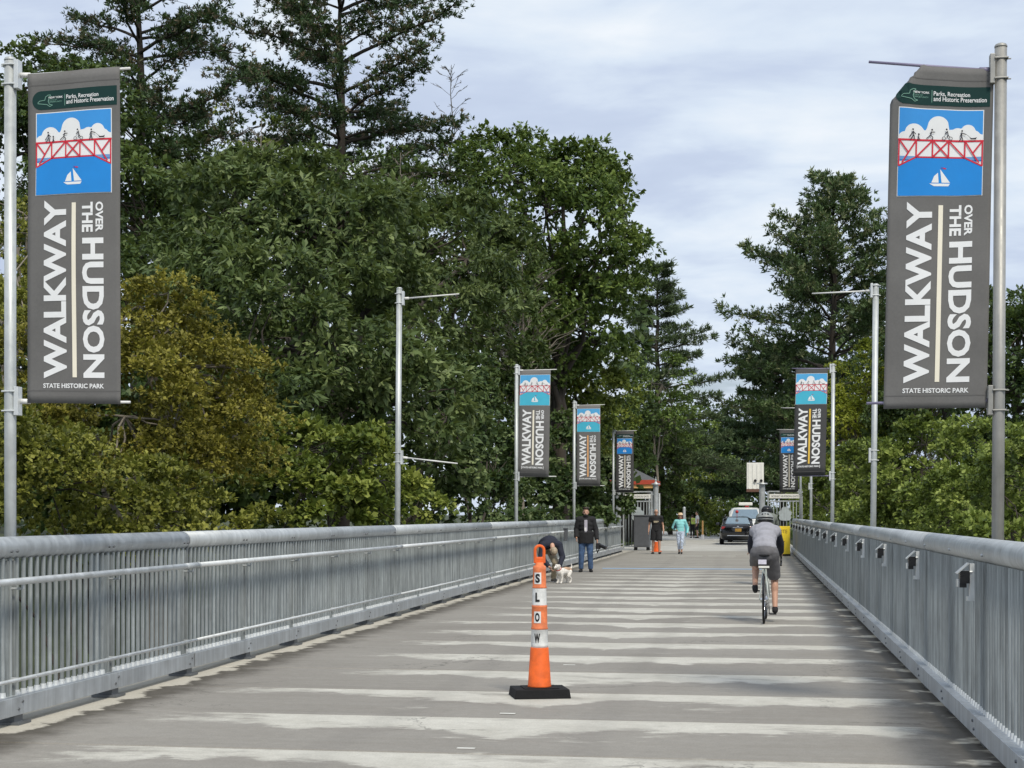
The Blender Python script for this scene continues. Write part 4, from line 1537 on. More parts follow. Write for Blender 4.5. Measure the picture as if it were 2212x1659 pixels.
# ------------------------------------------------------------------ bicycle with rider
def build_cyclist(px, d, label, bike_label, st, shell, tail=True, lift=0.0):
    x, y = at(px, d)
    rz = R(-2)
    bike = empty('bicycle', (x, y, 0), rz, bike_label, 'bicycle', None)
    W = 0.335
    frame_m = mat('pale_frame_paint', (.55, .60, .57), .3, 0, .04) if tail else M['black_paint']
    ya, yf, zc = -.52, .50, W + .012

    def wheel(yc):
        w = empty('wheel', (0, yc, zc)); w.parent = bike
        b = MB(); b.torus((0, 0, 0), W - .005, .0165, 'X', 48, 8); b.build('tyre', M['rubber'], w, smooth=True)
        b = MB(); b.torus((0, 0, 0), W - .028, .012, 'X', 40, 6); b.build('rim', M['chrome'], w, smooth=True)
        b = MB(); b.cyl((-.05, 0, 0), (.05, 0, 0), .018, None, 10)
        for i in range(16):
            a = 2 * math.pi * i / 16
            b.cyl(((-1) ** i * .025, 0, 0), (0, (W - .03) * math.cos(a), (W - .03) * math.sin(a)), .0014, None, 4)
        b.build('hub', M['chrome'], w)
    wheel(ya); wheel(yf)
    bb, st_top, ht, hb = (0, -.09, .28), (0, -.25, .83), (0, .36, .86), (0, .41, .70)
    b = MB()
    b.chain([bb, st_top], [.017, .015], 10)
    b.chain([st_top, ht], [.015, .016], 10)
    b.chain([bb, hb], [.019, .018], 10)
    b.chain([ht, hb], [.02, .021], 10)
    for s in (-1, 1):
        b.chain([(s * .02, -.12, .28), (s * .062, ya, zc)], [.011, .008], 8)
        b.chain([(s * .016, -.25, .80), (s * .062, ya, zc)], [.009, .008], 8)
        b.chain([(s * .03, .42, .68), (s * .052, yf, zc)], [.013, .009], 8)
    b.cyl((-.04, bb[1], bb[2]), (.04, bb[1], bb[2]), .022, None, 12)
    b.build('frame', frame_m, bike, smooth=True)
    b = MB(); b.cyl(st_top, (0, -.285, .95), .0135, None, 10); b.build('seat_post', M['chrome'], bike)
    b = MB()
    b.loft([[(w * math.cos(2 * math.pi * i / 12), yy, .965 + h * math.sin(2 * math.pi * i / 12)) for i in range(12)]
            for yy, w, h in ((-.40, .05, .012), (-.37, .078, .022), (-.28, .07, .024), (-.20, .032, .02), (-.12, .02, .014))])
    b.build('saddle', M['black_cloth'], bike, smooth=True)
    # handlebar with drops
    b = MB()
    b.chain([ht, (0, .38, .93), (0, .46, .95)], [.016, .015, .016], 8)
    b.chain([(-.21, .47, .95), (.21, .47, .95)], [.014, .014], 8)
    for s in (-1, 1):
        b.chain([(s * .21, .47, .95), (s * .215, .55, .945), (s * .22, .575, .90), (s * .22, .555, .83), (s * .22, .48, .80), (s * .22, .42, .80)], [.015] * 6, 8)
        b.chain([(s * .216, .53, .955), (s * .216, .585, .99)], [.018, .014], 8)
    b.build('handlebar', M['black_paint'], bike, smooth=True)
    b = MB(); b.torus((0.035, bb[1], bb[2]), .095, .006, 'X', 28, 5)
    for i in range(5):
        a = 2 * math.pi * i / 5
        b.cyl((.035, bb[1], bb[2]), (.035, bb[1] + .09 * math.cos(a), bb[2] + .09 * math.sin(a)), .006, None, 5)
    b.torus((0.035, ya, zc), .045, .010, 'X', 20, 5)
    for dz in (-.06, .06):
        b.cyl((.035, ya, zc + dz * .7), (.035, bb[1], bb[2] + dz * 1.55), .004, None, 5)
    b.build('drivetrain', M['chrome'], bike)
    cl = 0.168
    pr_, pl_ = Vector((.075, bb[1] + .03, bb[2] - cl)), Vector((-.075, bb[1] - .03, bb[2] + cl))
    for p, s in ((pr_, 1), (pl_, -1)):
        b = MB(); b.cyl((s * .055, bb[1], bb[2]), (s * .062, p.y, p.z), .010, .009, 8); ck = b.build('crank', M['chrome'], bike)
        b = MB(); b.box((s * .115, p.y, p.z), (.10, .07, .018)); b.build('pedal', M['black_paint'], ck)
    if tail:
        b = MB(); b.box((0, -.46, .845), (.17, .12, .13)); bg = b.build('seat_bag', M['black_cloth'], bike, bevel=.02)
        b = MB(); b.box((-.022, -.526, .875), (.115, .008, .065)); b.build('label_plate', mat('lilac_white_plate', (.62, .60, .70), .6, 0, .12, 20), bg)
        b = MB(); b.box((0, -.526, .805), (.15, .008, .028)); b.build('reflector', M['sign_white'], bg)
        b = MB()
        b.torus((0, ya, zc), W + .02, .012, 'X', 20, 6, R(70), R(165)); b.build('mudguard', M['black_paint'], bike)
    # rider
    k = 1.0
    J = dict(k=k)
    J.update(pelvis=(0, -.27, 1.015), waist=(0, -.20, 1.13), chest=(0, .00, 1.27), neck=(0, .13, 1.375), head=(0, .22, 1.43), face=(0, 1, -.12), up=(0, .12, 1),
             hipl=(-.10, -.25, 1.0), hipr=(.10, -.25, 1.0),
             kneer=(.135, .05, .60), ankler=(.145, -.10, .215), toer=(.15, .05, .15),
             kneel=(-.135, .16, .83), anklel=(-.135, -.20, .53), toel=(-.135, -.10, .445),
             shol=(-.15, .08, 1.315), shor=(.15, .08, 1.315), elbl=(-.205, .27, 1.12), elbr=(.21, .27, 1.12),
             wril=(-.215, .47, .985), wrir=(.217, .47, .985), handl=(0, .9, -.1), handr=(0, .9, -.1), palml=(0, -.3, -1), palmr=(0, -.3, -1), curll=1.0, curlr=1.0)
    for q in list(J):
        if isinstance(J[q], tuple) and q not in ('face', 'up', 'handl', 'handr', 'palml', 'palmr') and not q.startswith(('ank', 'toe', 'knee')):
            J[q] = (J[q][0], J[q][1], J[q][2] + lift)
    root, I = person(label, (x, y, 0), rz, J, st, .011)
    helmet(root, I, shell, 'black_paint')
    return root


build_person_standing()
build_person_bending()
build_walkers()
build_cyclist(1912.5 / 2560 * 2212, 22.3, 'person riding away in grey hooded vest, dark grey shorts and grey helmet',
              'pale road bicycle with a black seat bag and white label under the nearer rider',
              dict(top='grey_cloth', top_name='vest', under='navy_cloth', bottom='grey_shorts', bottom_name='shorts', leg=.44, sleeve=.96, hem=.2, puff=.016, fit=1.04, hood=True, loose=.016,
                   shoe='black_cloth', flatfoot=False, hair='hair_dark'), 'helmet_grey')
build_cyclist(1916.5 / 2560 * 2212, 34.0, 'second rider in olive grey shirt and black helmet, mostly hidden by the nearer rider',
              'dark bicycle ridden just ahead of the nearer rider, almost hidden',
              dict(top='olive_grey', bottom='black_cloth', bottom_name='shorts', leg=.44, sleeve=.96, hem=.2, puff=.025, loose=.02, shoe='black_cloth', flatfoot=False),
              'black_paint', False, 0.16)


# ------------------------------------------------------------------ cars
def car_ring(y, hw, z0, z1, tw, n=5):
    """rounded cross section: lower half width hw, top half width tw"""
    zm = z0 + (z1 - z0) * .55
    r = min(.10, (z1 - z0) * .25)
    half = [(0, z0), (hw * .80, z0), (hw * .97, z0 + r), (hw, zm), (hw * .985, zm + (z1 - zm) * .35), (tw + (hw - tw) * .12, z1 - r * .45), (tw * .92, z1 - r * .05), (tw * .5, z1 + r * .10), (0, z1 + r * .14)]
    return [(a, y, b_) for a, b_ in half] + [(-a, y, b_) for a, b_ in half[-2:0:-1]]


def wheel_part(root, x, y, r=.33, w=.22):
    wh = empty('wheel', (x, y, r)); wh.parent = root
    b = MB(); b.cyl((-w / 2, 0, 0), (w / 2, 0, 0), r, None, 28); b.build('tyre', M['rubber'], wh, bevel=.03)
    b = MB(); b.cyl((-w / 2 - .006, 0, 0), (w / 2 + .006, 0, 0), r * .62, None, 20); b.build('rim', M['chrome'], wh)


def build_sedan():
    x, y = at((1780 + 487 / 7.54) / 2560 * 2212, 78.5)
    root = empty('car', (x, y, 0), R(1.5), 'black saloon car seen from behind with amber number plate, on the path', 'car')
    b = MB()
    b.loft([car_ring(*q) for q in ((0, .76, .42, .90, .66), (.05, .84, .30, .98, .76), (.25, .88, .24, 1.03, .80), (.7, .90, .20, 1.03, .82), (1.3, .91, .20, 1.0, .84), (3.1, .91, .20, .97, .84),
                                    (3.9, .90, .20, .90, .80), (4.45, .85, .26, .80, .70), (4.62, .70, .36, .66, .55))])
    b.build('body', M['car_black'], root, smooth=True)
    b = MB()
    b.loft([car_ring(*q) for q in ((.48, .72, .97, 1.02, .66), (.95, .76, .97, 1.34, .56), (1.35, .77, .97, 1.425, .56), (2.2, .77, .97, 1.43, .57), (2.7, .77, .97, 1.33, .57), (3.35, .76, .94, .98, .66))])
    b.build('cabin', M['car_black'], root, smooth=True)
    b = MB()
    b.add([(-.63, .50, 1.045), (.63, .50, 1.045), (.50, .985, 1.365), (-.50, .985, 1.365)], [[0, 1, 2, 3]])
    o = b.build('rear_window', M['glass_pale'], root); o.location = (0, -.045, .02)
    sd = o.modifiers.new('t', 'SOLIDIFY'); sd.thickness = .01
    for s in (-1, 1):
        b = MB()
        b.add([(s * .80, .98, 1.03), (s * .80, 2.9, 1.0), (s * .635, 2.35, 1.37), (s * .635, 1.12, 1.36)], [[0, 1, 2, 3]])
        o = b.build('side_window', M['glass'], root); o.location = (s * .012, 0, 0)
        sd = o.modifiers.new('t', 'SOLIDIFY'); sd.thickness = .01
        b = MB(); b.box((s * .66, .065, .86), (.34, .12, .13)); b.build('tail_lamp', M['tail'], root, bevel=.03)
        b = MB(); b.box((s * 1.0, 2.85, 1.04), (.20, .10, .14)); b.build('wing_mirror', M['car_black'], root, bevel=.03)
        for yy in (.98, 3.6): wheel_part(root, s * .80, yy)
    b = MB(); b.box((0, .02, .875), (.52, .05, .035)); b.build('boot_trim', M['chrome'], root, bevel=.01)
    b = MB(); b.sph((0, -.01, .92), (.06, .02, .035), 10, 6); b.build('badge', M['chrome'], root)
    b = MB(); b.box((0.02, .004, .745), (.32, .03, .16)); b.build('number_plate', M['plate'], root, bevel=.008)
    b = MB(); b.box((0, .01, .46), (1.1, .05, .05)); b.build('bumper_trim', M['chrome'], root, bevel=.02)
    b = MB(); b.box((0, .05, .62), (1.58, .14, .05)); b.build('bumper', M['car_black'], root, bevel=.02)
    # small red and black ball on a stalk on the roof
    b = MB(); b.cyl((-.03, .9, 1.35), (-.03, .9, 1.62), .012, None, 6); b.sph((-.03, .9, 1.68), .085, 12, 8)
    b.build('roof_ornament', M['tail'], root, smooth=True)


def build_patrol():
    x, y = at((1780 + 628 / 7.54) / 2560 * 2212, 85)
    root = empty('patrol_vehicle', (x, y, 0), R(0), 'white patrol vehicle with a pale roof light bar facing us behind the black saloon', 'vehicle')
    b = MB()
    b.loft([car_ring(*q) for q in ((0, .78, .42, .98, .66), (.06, .90, .34, 1.10, .78), (.5, .96, .30, 1.19, .86), (1.2, .98, .28, 1.24, .90), (2.2, .98, .28, 1.25, .92), (4.7, .98, .28, 1.22, .92), (4.95, .92, .36, 1.15, .86))])
    b.build('body', M['car_white'], root, smooth=True)
    b = MB()
    b.loft([car_ring(*q) for q in ((1.05, .90, 1.20, 1.25, .84), (1.75, .92, 1.20, 1.82, .70), (2.2, .93, 1.20, 1.93, .70), (4.2, .93, 1.20, 1.92, .70), (4.85, .90, 1.18, 1.25, .80))])
    b.build('cabin', M['car_white'], root, smooth=True)
    b = MB(); b.add([(-.80, 1.10, 1.29), (.80, 1.10, 1.29), (.64, 1.76, 1.80), (-.64, 1.76, 1.80)], [[0, 1, 2, 3]])
    o = b.build('windscreen', M['glass_pale'], root); o.location = (0, -.055, .03)
    sd = o.modifiers.new('t', 'SOLIDIFY'); sd.thickness = .01
    b = MB(); b.box((0, .05, .80), (1.15, .10, .24)); b.build('grille', M['black_paint'], root, bevel=.02)
    b = MB(); b.box((0, .02, .50), (1.8, .16, .18)); b.build('bumper', M['plastic_grey'], root, bevel=.03)
    b = MB(); b.box((0, 2.3, 2.14), (.78, .26, .17)); lb = b.build('light_bar', M['sign_white'], root, bevel=.04)
    b = MB(); b.box((.08, 2.3, 2.02), (.22, .16, .10)); b.build('light_bar_mount', M['tail'], lb)
    for s in (-1, 1):
        b = MB(); b.box((s * .72, .06, .90), (.34, .12, .20)); b.build('headlight', M['glass_pale'], root, bevel=.03)
        b = MB(); b.box((s * 1.10, 1.45, 1.32), (.20, .10, .24)); b.build('wing_mirror', M['black_paint'], root, bevel=.03)
        b = MB(); b.add([(s * .925, 1.75, 1.28), (s * .925, 3.9, 1.28), (s * .74, 3.8, 1.78), (s * .74, 2.1, 1.80)], [[0, 1, 2, 3]])
        o = b.build('side_window', M['glass'], root); o.location = (s * .012, 0, 0)
        sd = o.modifiers.new('t', 'SOLIDIFY'); sd.thickness = .01
        for yy in (.95, 3.9): wheel_part(root, s * .86, yy, .38, .25)


build_sedan()
build_patrol()


# ------------------------------------------------------------------ gates, signs and other things at the bridge end
def emblem_poly(k=1.0):
    half = [(0, .42), (.10, .40), (.155, .34), (.165, .27), (.20, .24), (.27, .22), (.30, .15), (.285, .06), (.245, .0), (.28, -.05), (.265, -.13), (.20, -.20), (.0, -.22)]
    pts = half + [(-a, b) for a, b in half[-2:0:-1]]
    return [(a * k, b * k) for a, b in pts]


def build_gate(x0, x1, y, label, nbars, post_left, post_right):
    root = empty('gate', (x0, y, 0), 0, label, 'gate')
    w = x1 - x0
    top = 2.54
    b = MB()
    for x in (0.03, w - .03): b.box((x, 0, top / 2 + .02), (.06, .05, top - .02))
    for z in (top - .0, 2.12, .14): b.box((w / 2, 0, z), (w - .12, .045, .055))
    b.build('gate_frame', M['galv'], root)
    for i in range(nbars):
        x = .06 + (w - .12) * (i + .5) / nbars
        b = MB(); b.cyl((x, 0, .165), (x, 0, 2.095), .018, None, 8); b.build('gate_bar', M['picket'], root, smooth=True)
    b = MB(); b.box((w / 2, -.045, 2.335), (w - .16, .02, .19)); sg = b.build('name_board', M['sign_white'], root, bevel=.004)
    pr = Print()
    pr.text('SCENIC HUDSON GATE', (.17, -.035, w - .17, .045), '', 0, 0.0, .01)
    pr.build('lettering', [M['plastic_grey']], lambda u, v, l: (u, -.0575, 2.335 - v), sg)
    b = MB(); b.prism([(w / 2 + p[0], 1.48 + p[1]) for p in emblem_poly(.95)], -.045, -.025)
    b.build('emblem', M['emblem'], root)
    return root


def build_gate_post(x, y, h, r, label, finial=True):
    root = empty('gate_post', (x, y, 0), 0, label, 'post', 'round steel posts of the two gates')
    b = MB(); b.cyl((0, 0, 0), (0, 0, h), r, None, 20); b.build('shaft', M['galv'], root, smooth=False)
    b = MB(); b.cyl((0, 0, h), (0, 0, h + .05), r * 1.9, r * 1.75, 20)
    if finial:
        b.cyl((0, 0, h + .05), (0, 0, h + .12), r * .8, r * .4, 14)
        b.cyl((0, 0, h + .12), (0, 0, h + .34), r * .30, r * .12, 10)
        b.sph((0, 0, h + .18), r * .45, 10, 6)
    b.build('cap', M['galv'], root)


GY = 67.6
build_gate(-5.72, -4.42, GY, 'left steel gate with white name board and tulip shaped emblem', 9, True, True)
build_gate_post(-5.92, GY, 2.72, .115, 'round gate post left of the left gate, partly behind a banner')
build_gate_post(-4.28, GY, 2.86, .105, 'round gate post with finial at the right of the left gate')
build_gate(.55, 2.05, GY, 'right steel gate with white name board beside the hedge', 10, True, True)
build_gate_post(.32, GY, 2.86, .13, 'thick round gate post left of the right gate under the white sign box', False)


def build_gate_leaf():
    root = empty('gate_leaf', (-4.12, GY + .1, 0), R(20), 'open gate leaf seen almost edge on, right of the left gate', 'gate')
    b = MB()
    for yy in (.05, 1.6): b.box((0, yy, 1.27), (.06, .08, 2.4))
    for z in (2.44, 1.75, .12): b.box((0, .82, z), (.05, 1.48, .07))
    b.build('gate_frame', M['galv_bright'], root)
    for i in range(7):
        yy = .2 + i * .2
        b = MB(); b.box((0, yy, .935), (.035, .09, 1.55)); b.build('gate_bar', M['galv'], root)


build_gate_leaf()


def build_bin():
    x0, y = at((1500 + 645 / 7.54) / 2560 * 2212, 66.3)
    x1, _ = at((1500 + 940 / 7.54) / 2560 * 2212, 66.3)
    root = empty('litter_bin', ((x0 + x1) / 2, y, 0), 0, 'dark grey cabinet bin standing in front of the left gate', 'bin')
    w = x1 - x0
    b = MB(); b.box((0, 0, .80), (w, .6, 1.34)); b.build('cabinet', M['plastic_grey'], root, bevel=.03)
    b = MB(); b.box((0, 0, 1.50), (w * 1.06, .66, .06)); b.build('lid', M['plastic_grey'], root, bevel=.02)
    b = MB(); b.box((0, -.304, .78), (w * .84, .012, 1.16)); b.build('door', M['plastic_grey'], root, bevel=.005)
    for s in (-1, 1):
        b = MB(); b.box((s * w * .40, 0, .065), (.12, .5, .13)); b.build('foot', M['rubber'], root)


build_bin()


def build_cone():
    x, y = at((1500 + 1068 / 7.54) / 2560 * 2212, 63.6)
    root = empty('traffic_cone', (x, y, 0), 0, 'orange traffic cone with white band standing behind the person in black shorts', 'traffic cone')
    n = 24
    ring = lambda r, z: [(r * math.cos(2 * math.pi * i / n), r * math.sin(2 * math.pi * i / n), z) for i in range(n)]
    b = MB(); b.box((0, 0, .02), (.40, .40, .04)); b.build('base', M['orange'], root, bevel=.01)
    b = MB(); b.loft([ring(.15, .04), ring(.095, .42)]); b.build('cone_body', M['orange'], root, smooth=False)
    b = MB(); b.loft([ring(.094, .42), ring(.060, .62)]); b.build('white_band', M['tape_white'], root)
    b = MB(); b.loft([ring(.060, .62), ring(.035, .74)]); b.build('cone_tip', M['orange'], root)
    # slim bollard with a white foot far along the path
    x, y = at((1500 + 1935 / 7.54) / 2560 * 2212, 98)
    root = empty('bollard', (x, y, 0), 0, 'slim wooden bollard with white foot beside the distant person in white', 'bollard')
    b = MB(); b.cyl((0, 0, .25), (0, 0, 1.15), .055, None, 12); b.build('shaft', M['tan_paint'], root)
    b = MB(); b.cyl((0, 0, 0), (0, 0, .25), .11, .10, 12); b.build('foot', M['white_cloth'], root)
    x, y = at((1500 + 1588 / 7.54) / 2560 * 2212, 76)
    root = empty('bollard', (x, y, 0), 0, 'pale steel bollard just behind the person in the aqua top', 'bollard')
    b = MB(); b.cyl((0, 0, 0), (0, 0, 1.85), .07, None, 14); b.build('shaft', M['galv'], root)
    b = MB(); b.sph((0, 0, 1.85), .075, 12, 6); b.build('cap', M['galv'], root)


build_cone()


def build_aboard():
    x, y = at((1780 + 1330 / 7.54) / 2560 * 2212, 57.6)
    root = empty('sandwich_board', (x - .05, y, 0), R(2), 'yellow folding warning board on black feet beside the right railing', 'sign')
    for s in (-1, 1):
        rot = Euler((R(7 * s), 0, 0)).to_matrix()
        b = MB(); b.box((0, s * .16, .58), (.64, .03, 1.06), rot); pn = b.build('panel', M['yellow'], root, bevel=.012)
        b = MB()
        b.box((0, s * .225, .035), (.66, .05, .07))
        b.build('foot_bar', M['rubber'], root, bevel=.01)
    pr = Print()
    dk = mat('ochre_ink', (.30, .20, .02), .7)
    # a line of lettering at the top and an arrow below it
    pr.text('NOTE', (-.22, -.40, .22, -.26), '', 0, .001, .02)
    pr.poly([(.0, -.02), (.14, .05), (.0, .12)], 0, .001)
    pr.rect(-.14, .03, .0, .07, 0, .001)
    pr.build('lettering', [dk], lambda u, v, l: (u, -.178 - l - (-v) * -math.tan(R(7)) * 1.0, .58 - v), root)


build_aboard()


def build_sign_box():
    # ribbed white box carried on a pole beyond the right gate
    x0, y = at((1780 + 655 / 7.54) / 2560 * 2212, 76)
    x1, _ = at((1780 + 975 / 7.54) / 2560 * 2212, 76)
    zt_, zb_ = zat((1180 - 22) / 2560 * 2212, 76), zat((1180 + 330 / 7.54) / 2560 * 2212, 76)
    root = empty('sign_box', ((x0 + x1) / 2, y, 0), 0, 'pale ribbed box on a post above the patrol vehicle, under the big pine', 'sign')
    w, h = x1 - x0, zt_ - zb_
    zc = (zt_ + zb_) / 2
    b = MB(); b.box((0, 0, zc), (w, 1.4, h)); bx = b.build('box', M['sign_white'], root, bevel=.02)
    for i in range(4):
        b = MB(); b.box((-w / 2 + w * (i + .5) / 4, -.712, zc), (.05, .024, h - .08)); b.build('rib', M['sign_white'], root)
    b = MB(); b.box((.0, 0, zb_ - .06), (w * 1.03, 1.44, .12)); b.build('shadow_slab', mat('shadow_brown', (.14, .07, .05), .8), root)  # dark brown slab stands in for the shadow along the box bottom
    for fx in (.0, .35):
        b = MB(); b.cyl((fx * w, -.72, zb_ + .42), (fx * w, -.80, zb_ + .42), .07, None, 10); b.build('fitting', M['black_paint'], root)
    b = MB(); b.cyl((.3, .3, 0), (.3, .3, zb_ - .12), .12, None, 14); b.build('post', M['dark_void'], root)


build_sign_box()


def build_kiosk():
    y = 77.0
    xr, _ = at((1500 + 1050 / 7.54) / 2560 * 2212, y)
    xl = xr - 5.4
    ze = zat((1180 + 150 / 7.54) / 2560 * 2212, y)
    root = empty('pavilion', ((xl + xr) / 2, y + 2, 0), 0, 'small open pavilion with red fascia and hipped grey roof behind the left gate', 'building')
    w = (xr - xl) / 2
    b = MB()
    b.add([(-w, -2, ze), (w, -2, ze), (w, 2, ze), (-w, 2, ze), (-w * .40, 0, ze + .85), (w * .40, 0, ze + .85)],
          [[0, 1, 5, 4], [1, 2, 5], [2, 3, 4, 5], [3, 0, 4], [3, 2, 1, 0]])
    b.build('roof', M['roof_grey'], root)
    b = MB()
    b.box((0, -2.0, ze - .11), (2 * w, .06, .22)); b.box((w - .03, 0, ze - .11), (.06, 3.9, .22)); b.box((-w + .03, 0, ze - .11), (.06, 3.9, .22))
    b.build('fascia', M['red_paint'], root)
    b = MB(); b.box((0, -1.90, ze - .32), (2 * w - .3, .10, .18)); b.build('beam', M['tan_paint'], root)
    for sx in (-1, -.33, .33, 1):
        for sy in (-1.8, 1.8):
            b = MB(); b.box((sx * (w - .35), sy, (ze - .45) / 2), (.18, .18, ze - .45)); b.build('column', M['dark_void'], root)
    b = MB(); b.box((0, 1.5, 1.2), (2 * w - 1.0, .10, 2.2)); b.build('back_wall', M['dark_void'], root)


build_kiosk()


def build_pipe_fence():
    x1, y = -5.98, 67.2
    root = empty('pipe_fence', (x1, y, 0), 0, 'low galvanised pipe fence left of the left gate post', 'fence')
    for z in (1.52, .85):
        b = MB(); b.cyl((-3.6, 0, z), (0, 0, z), .035, None, 10); b.build('rail', M['galv_bright'], root, smooth=True)
    for i in range(4):
        b = MB(); b.cyl((-3.5 + i * 1.1, 0, -.1), (-3.5 + i * 1.1, 0, 1.52), .03, None, 10); b.build('post', M['galv'], root, smooth=True)


build_pipe_fence()

#@@PART3
# ------------------------------------------------------------------ vegetation
def leaf_object(name, cen, ax, nrm, L, W, tint, m_, parent):
    """many pointed leaves, each one folded face, as one mesh"""
    n = len(cen)
    bx = np.cross(nrm, ax)
    bx /= np.linalg.norm(bx, axis=1)[:, None] + 1e-9
    L = np.asarray(L)[:, None]; W = np.asarray(W)[:, None]
    v = np.empty((n, 4, 3), np.float32)
    v[:, 0] = cen - ax * L * .5
    v[:, 1] = cen + bx * W * .5 + ax * L * .06
    v[:, 2] = cen + ax * L * .5
    v[:, 3] = cen - bx * W * .5 + ax * L * .06
    me = bpy.data.meshes.new(name)
    me.vertices.add(4 * n)
    me.vertices.foreach_set('co', v.reshape(-1))
    me.loops.add(4 * n)
    me.loops.foreach_set('vertex_index', np.arange(4 * n, dtype=np.int32))
    me.polygons.add(n)
    me.polygons.foreach_set('loop_start', np.arange(0, 4 * n, 4, dtype=np.int32))
    me.polygons.foreach_set('loop_total', np.full(n, 4, np.int32))
    me.update(calc_edges=True)
    at_ = me.attributes.new('tint', 'FLOAT', 'FACE')
    at_.data.foreach_set('value', np.clip(tint, 0, 1).astype(np.float32))
    me.materials.append(m_)
    return link(name, me, parent)


def norm(a):
    return a / (np.linalg.norm(a, axis=-1, keepdims=True) + 1e-9)


CAMP = np.array([0, 0, CAM_H])


def crown_arrays(lobes, rng, dens=1.0, cr=0.7, twigs=26, leaves=6, L=.15, W=.07, droop=.5, spread=.8, back=.35, upness=.5, inner=.25, hang=0.0):
    C, A, N_, LL, WW, T = [], [], [], [], [], []
    lob = [(np.array(c), np.array(r)) for c, r in lobes]
    clump_pts = []
    for li, (c, r) in enumerate(lob):
        area = 4 * math.pi * ((((r[0] * r[1]) ** 1.6 + (r[0] * r[2]) ** 1.6 + (r[1] * r[2]) ** 1.6) / 3) ** (1 / 1.6))
        n = max(6, int(area * dens / (cr * cr * 1.7)))
        d = norm(rng.normal(size=(n, 3)))
        d = d[d[:, 2] > -.75]
        toc = norm((CAMP - c)[None, :])
        facing = (d * toc).sum(1)
        keep = (facing > -.25) | (d[:, 2] > .55) | (rng.random(len(d)) < back)
        d = d[keep]
        fr = .80 + .22 * rng.random(len(d))
        inn = rng.random(len(d)) < inner
        fr[inn] = .35 + .4 * rng.random(inn.sum())
        p = c + d * r * fr[:, None]
        ok = np.ones(len(p), bool)
        for lj, (c2, r2) in enumerate(lob):
            if lj == li: continue
            q = (((p - c2) / r2) ** 2).sum(1)
            ok &= q > .50
        p, d = p[ok], d[ok]
        nrm_ = norm(d / r)
        m = len(p)
        if m == 0: continue
        ct = rng.normal(0, .17, m)
        sz = cr * (.65 + .7 * rng.random(m))
        # twig tips over the outer, upper side of each clump
        e = rng.normal(size=(m, twigs, 3))
        e = norm(e) + (nrm_ * .55)[:, None, :] + np.array([0, 0, upness])
        e = norm(e)
        rad = sz[:, None] * (.45 + .6 * rng.random((m, twigs)))
        tp = p[:, None, :] + e * rad[:, :, None] * np.array([1.15, 1.15, .72])
        td = norm(e + rng.normal(0, .35, e.shape) - np.array([0, 0, droop * .6]))
        tt = ct[:, None] + rng.normal(0, .10, (m, twigs))
        tp, td, tt = tp.reshape(-1, 3), td.reshape(-1, 3), tt.reshape(-1)
        k = len(tp)
        a = norm(td[:, None, :] + rng.normal(0, spread, (k, leaves, 3)) - np.array([0, 0, droop]))
        up = norm(np.array([0, 0, 1.0]) + nrm_.repeat(twigs, 0)[:, None, :] * .6 + rng.normal(0, .55, (k, leaves, 3)))
        nn = norm(up - a * (up * a).sum(-1, keepdims=True))
        ll = L * (.55 + .9 * rng.random((k, leaves)) ** 1.3) * (.8 + .4 * rng.random(m)).repeat(twigs)[:, None]
        cc = tp[:, None, :] + a * ll[..., None] * .55 - np.array([0, 0, hang]) * rng.random((k, leaves, 1))
        C.append(cc.reshape(-1, 3)); A.append(a.reshape(-1, 3)); N_.append(nn.reshape(-1, 3))
        LL.append(ll.reshape(-1)); WW.append((ll * (W / L) * (.8 + .4 * rng.random(ll.shape))).reshape(-1))
        T.append((tt[:, None] + rng.normal(0, .14, (k, leaves))).reshape(-1) + .5)
        clump_pts.append(p)
    return [np.concatenate(q) for q in (C, A, N_, LL, WW, T)], np.concatenate(clump_pts)


def limb(b, p, q, r0, r1, rnd, seg=6, wob=.12, n=5):
    p, q = Vector(p), Vector(q)
    L_ = (q - p).length
    pts = []
    for i in range(n + 1):
        t = i / n
        o = Vector((rnd.uniform(-1, 1), rnd.uniform(-1, 1), rnd.uniform(-.5, .5))) * L_ * wob * math.sin(t * math.pi) * .6
        pts.append(p.lerp(q, t) + o + Vector((0, 0, L_ * .06 * math.sin(t * math.pi))))
    for i in range(n):
        a = r0 + (r1 - r0) * i / n
        c = r0 + (r1 - r0) * (i + 1) / n
        b.cyl(pts[i], pts[i + 1], a, c, seg, False)
    return pts


def lobes_px(specs):
    """(px, py, depth, rx_px, ry_px[, depth radius factor]) -> ellipsoids standing in the world"""
    out = []
    for s in specs:
        px, py, d, rx, ry = s[:5]
        x, y = at(px, d)
        ppm = F_PX / K / d
        z = zat(py, d)
        r = rx / ppm
        out.append(((x, y, z), (r, r * (s[5] if len(s) > 5 else 1.0), ry / ppm)))
    return out


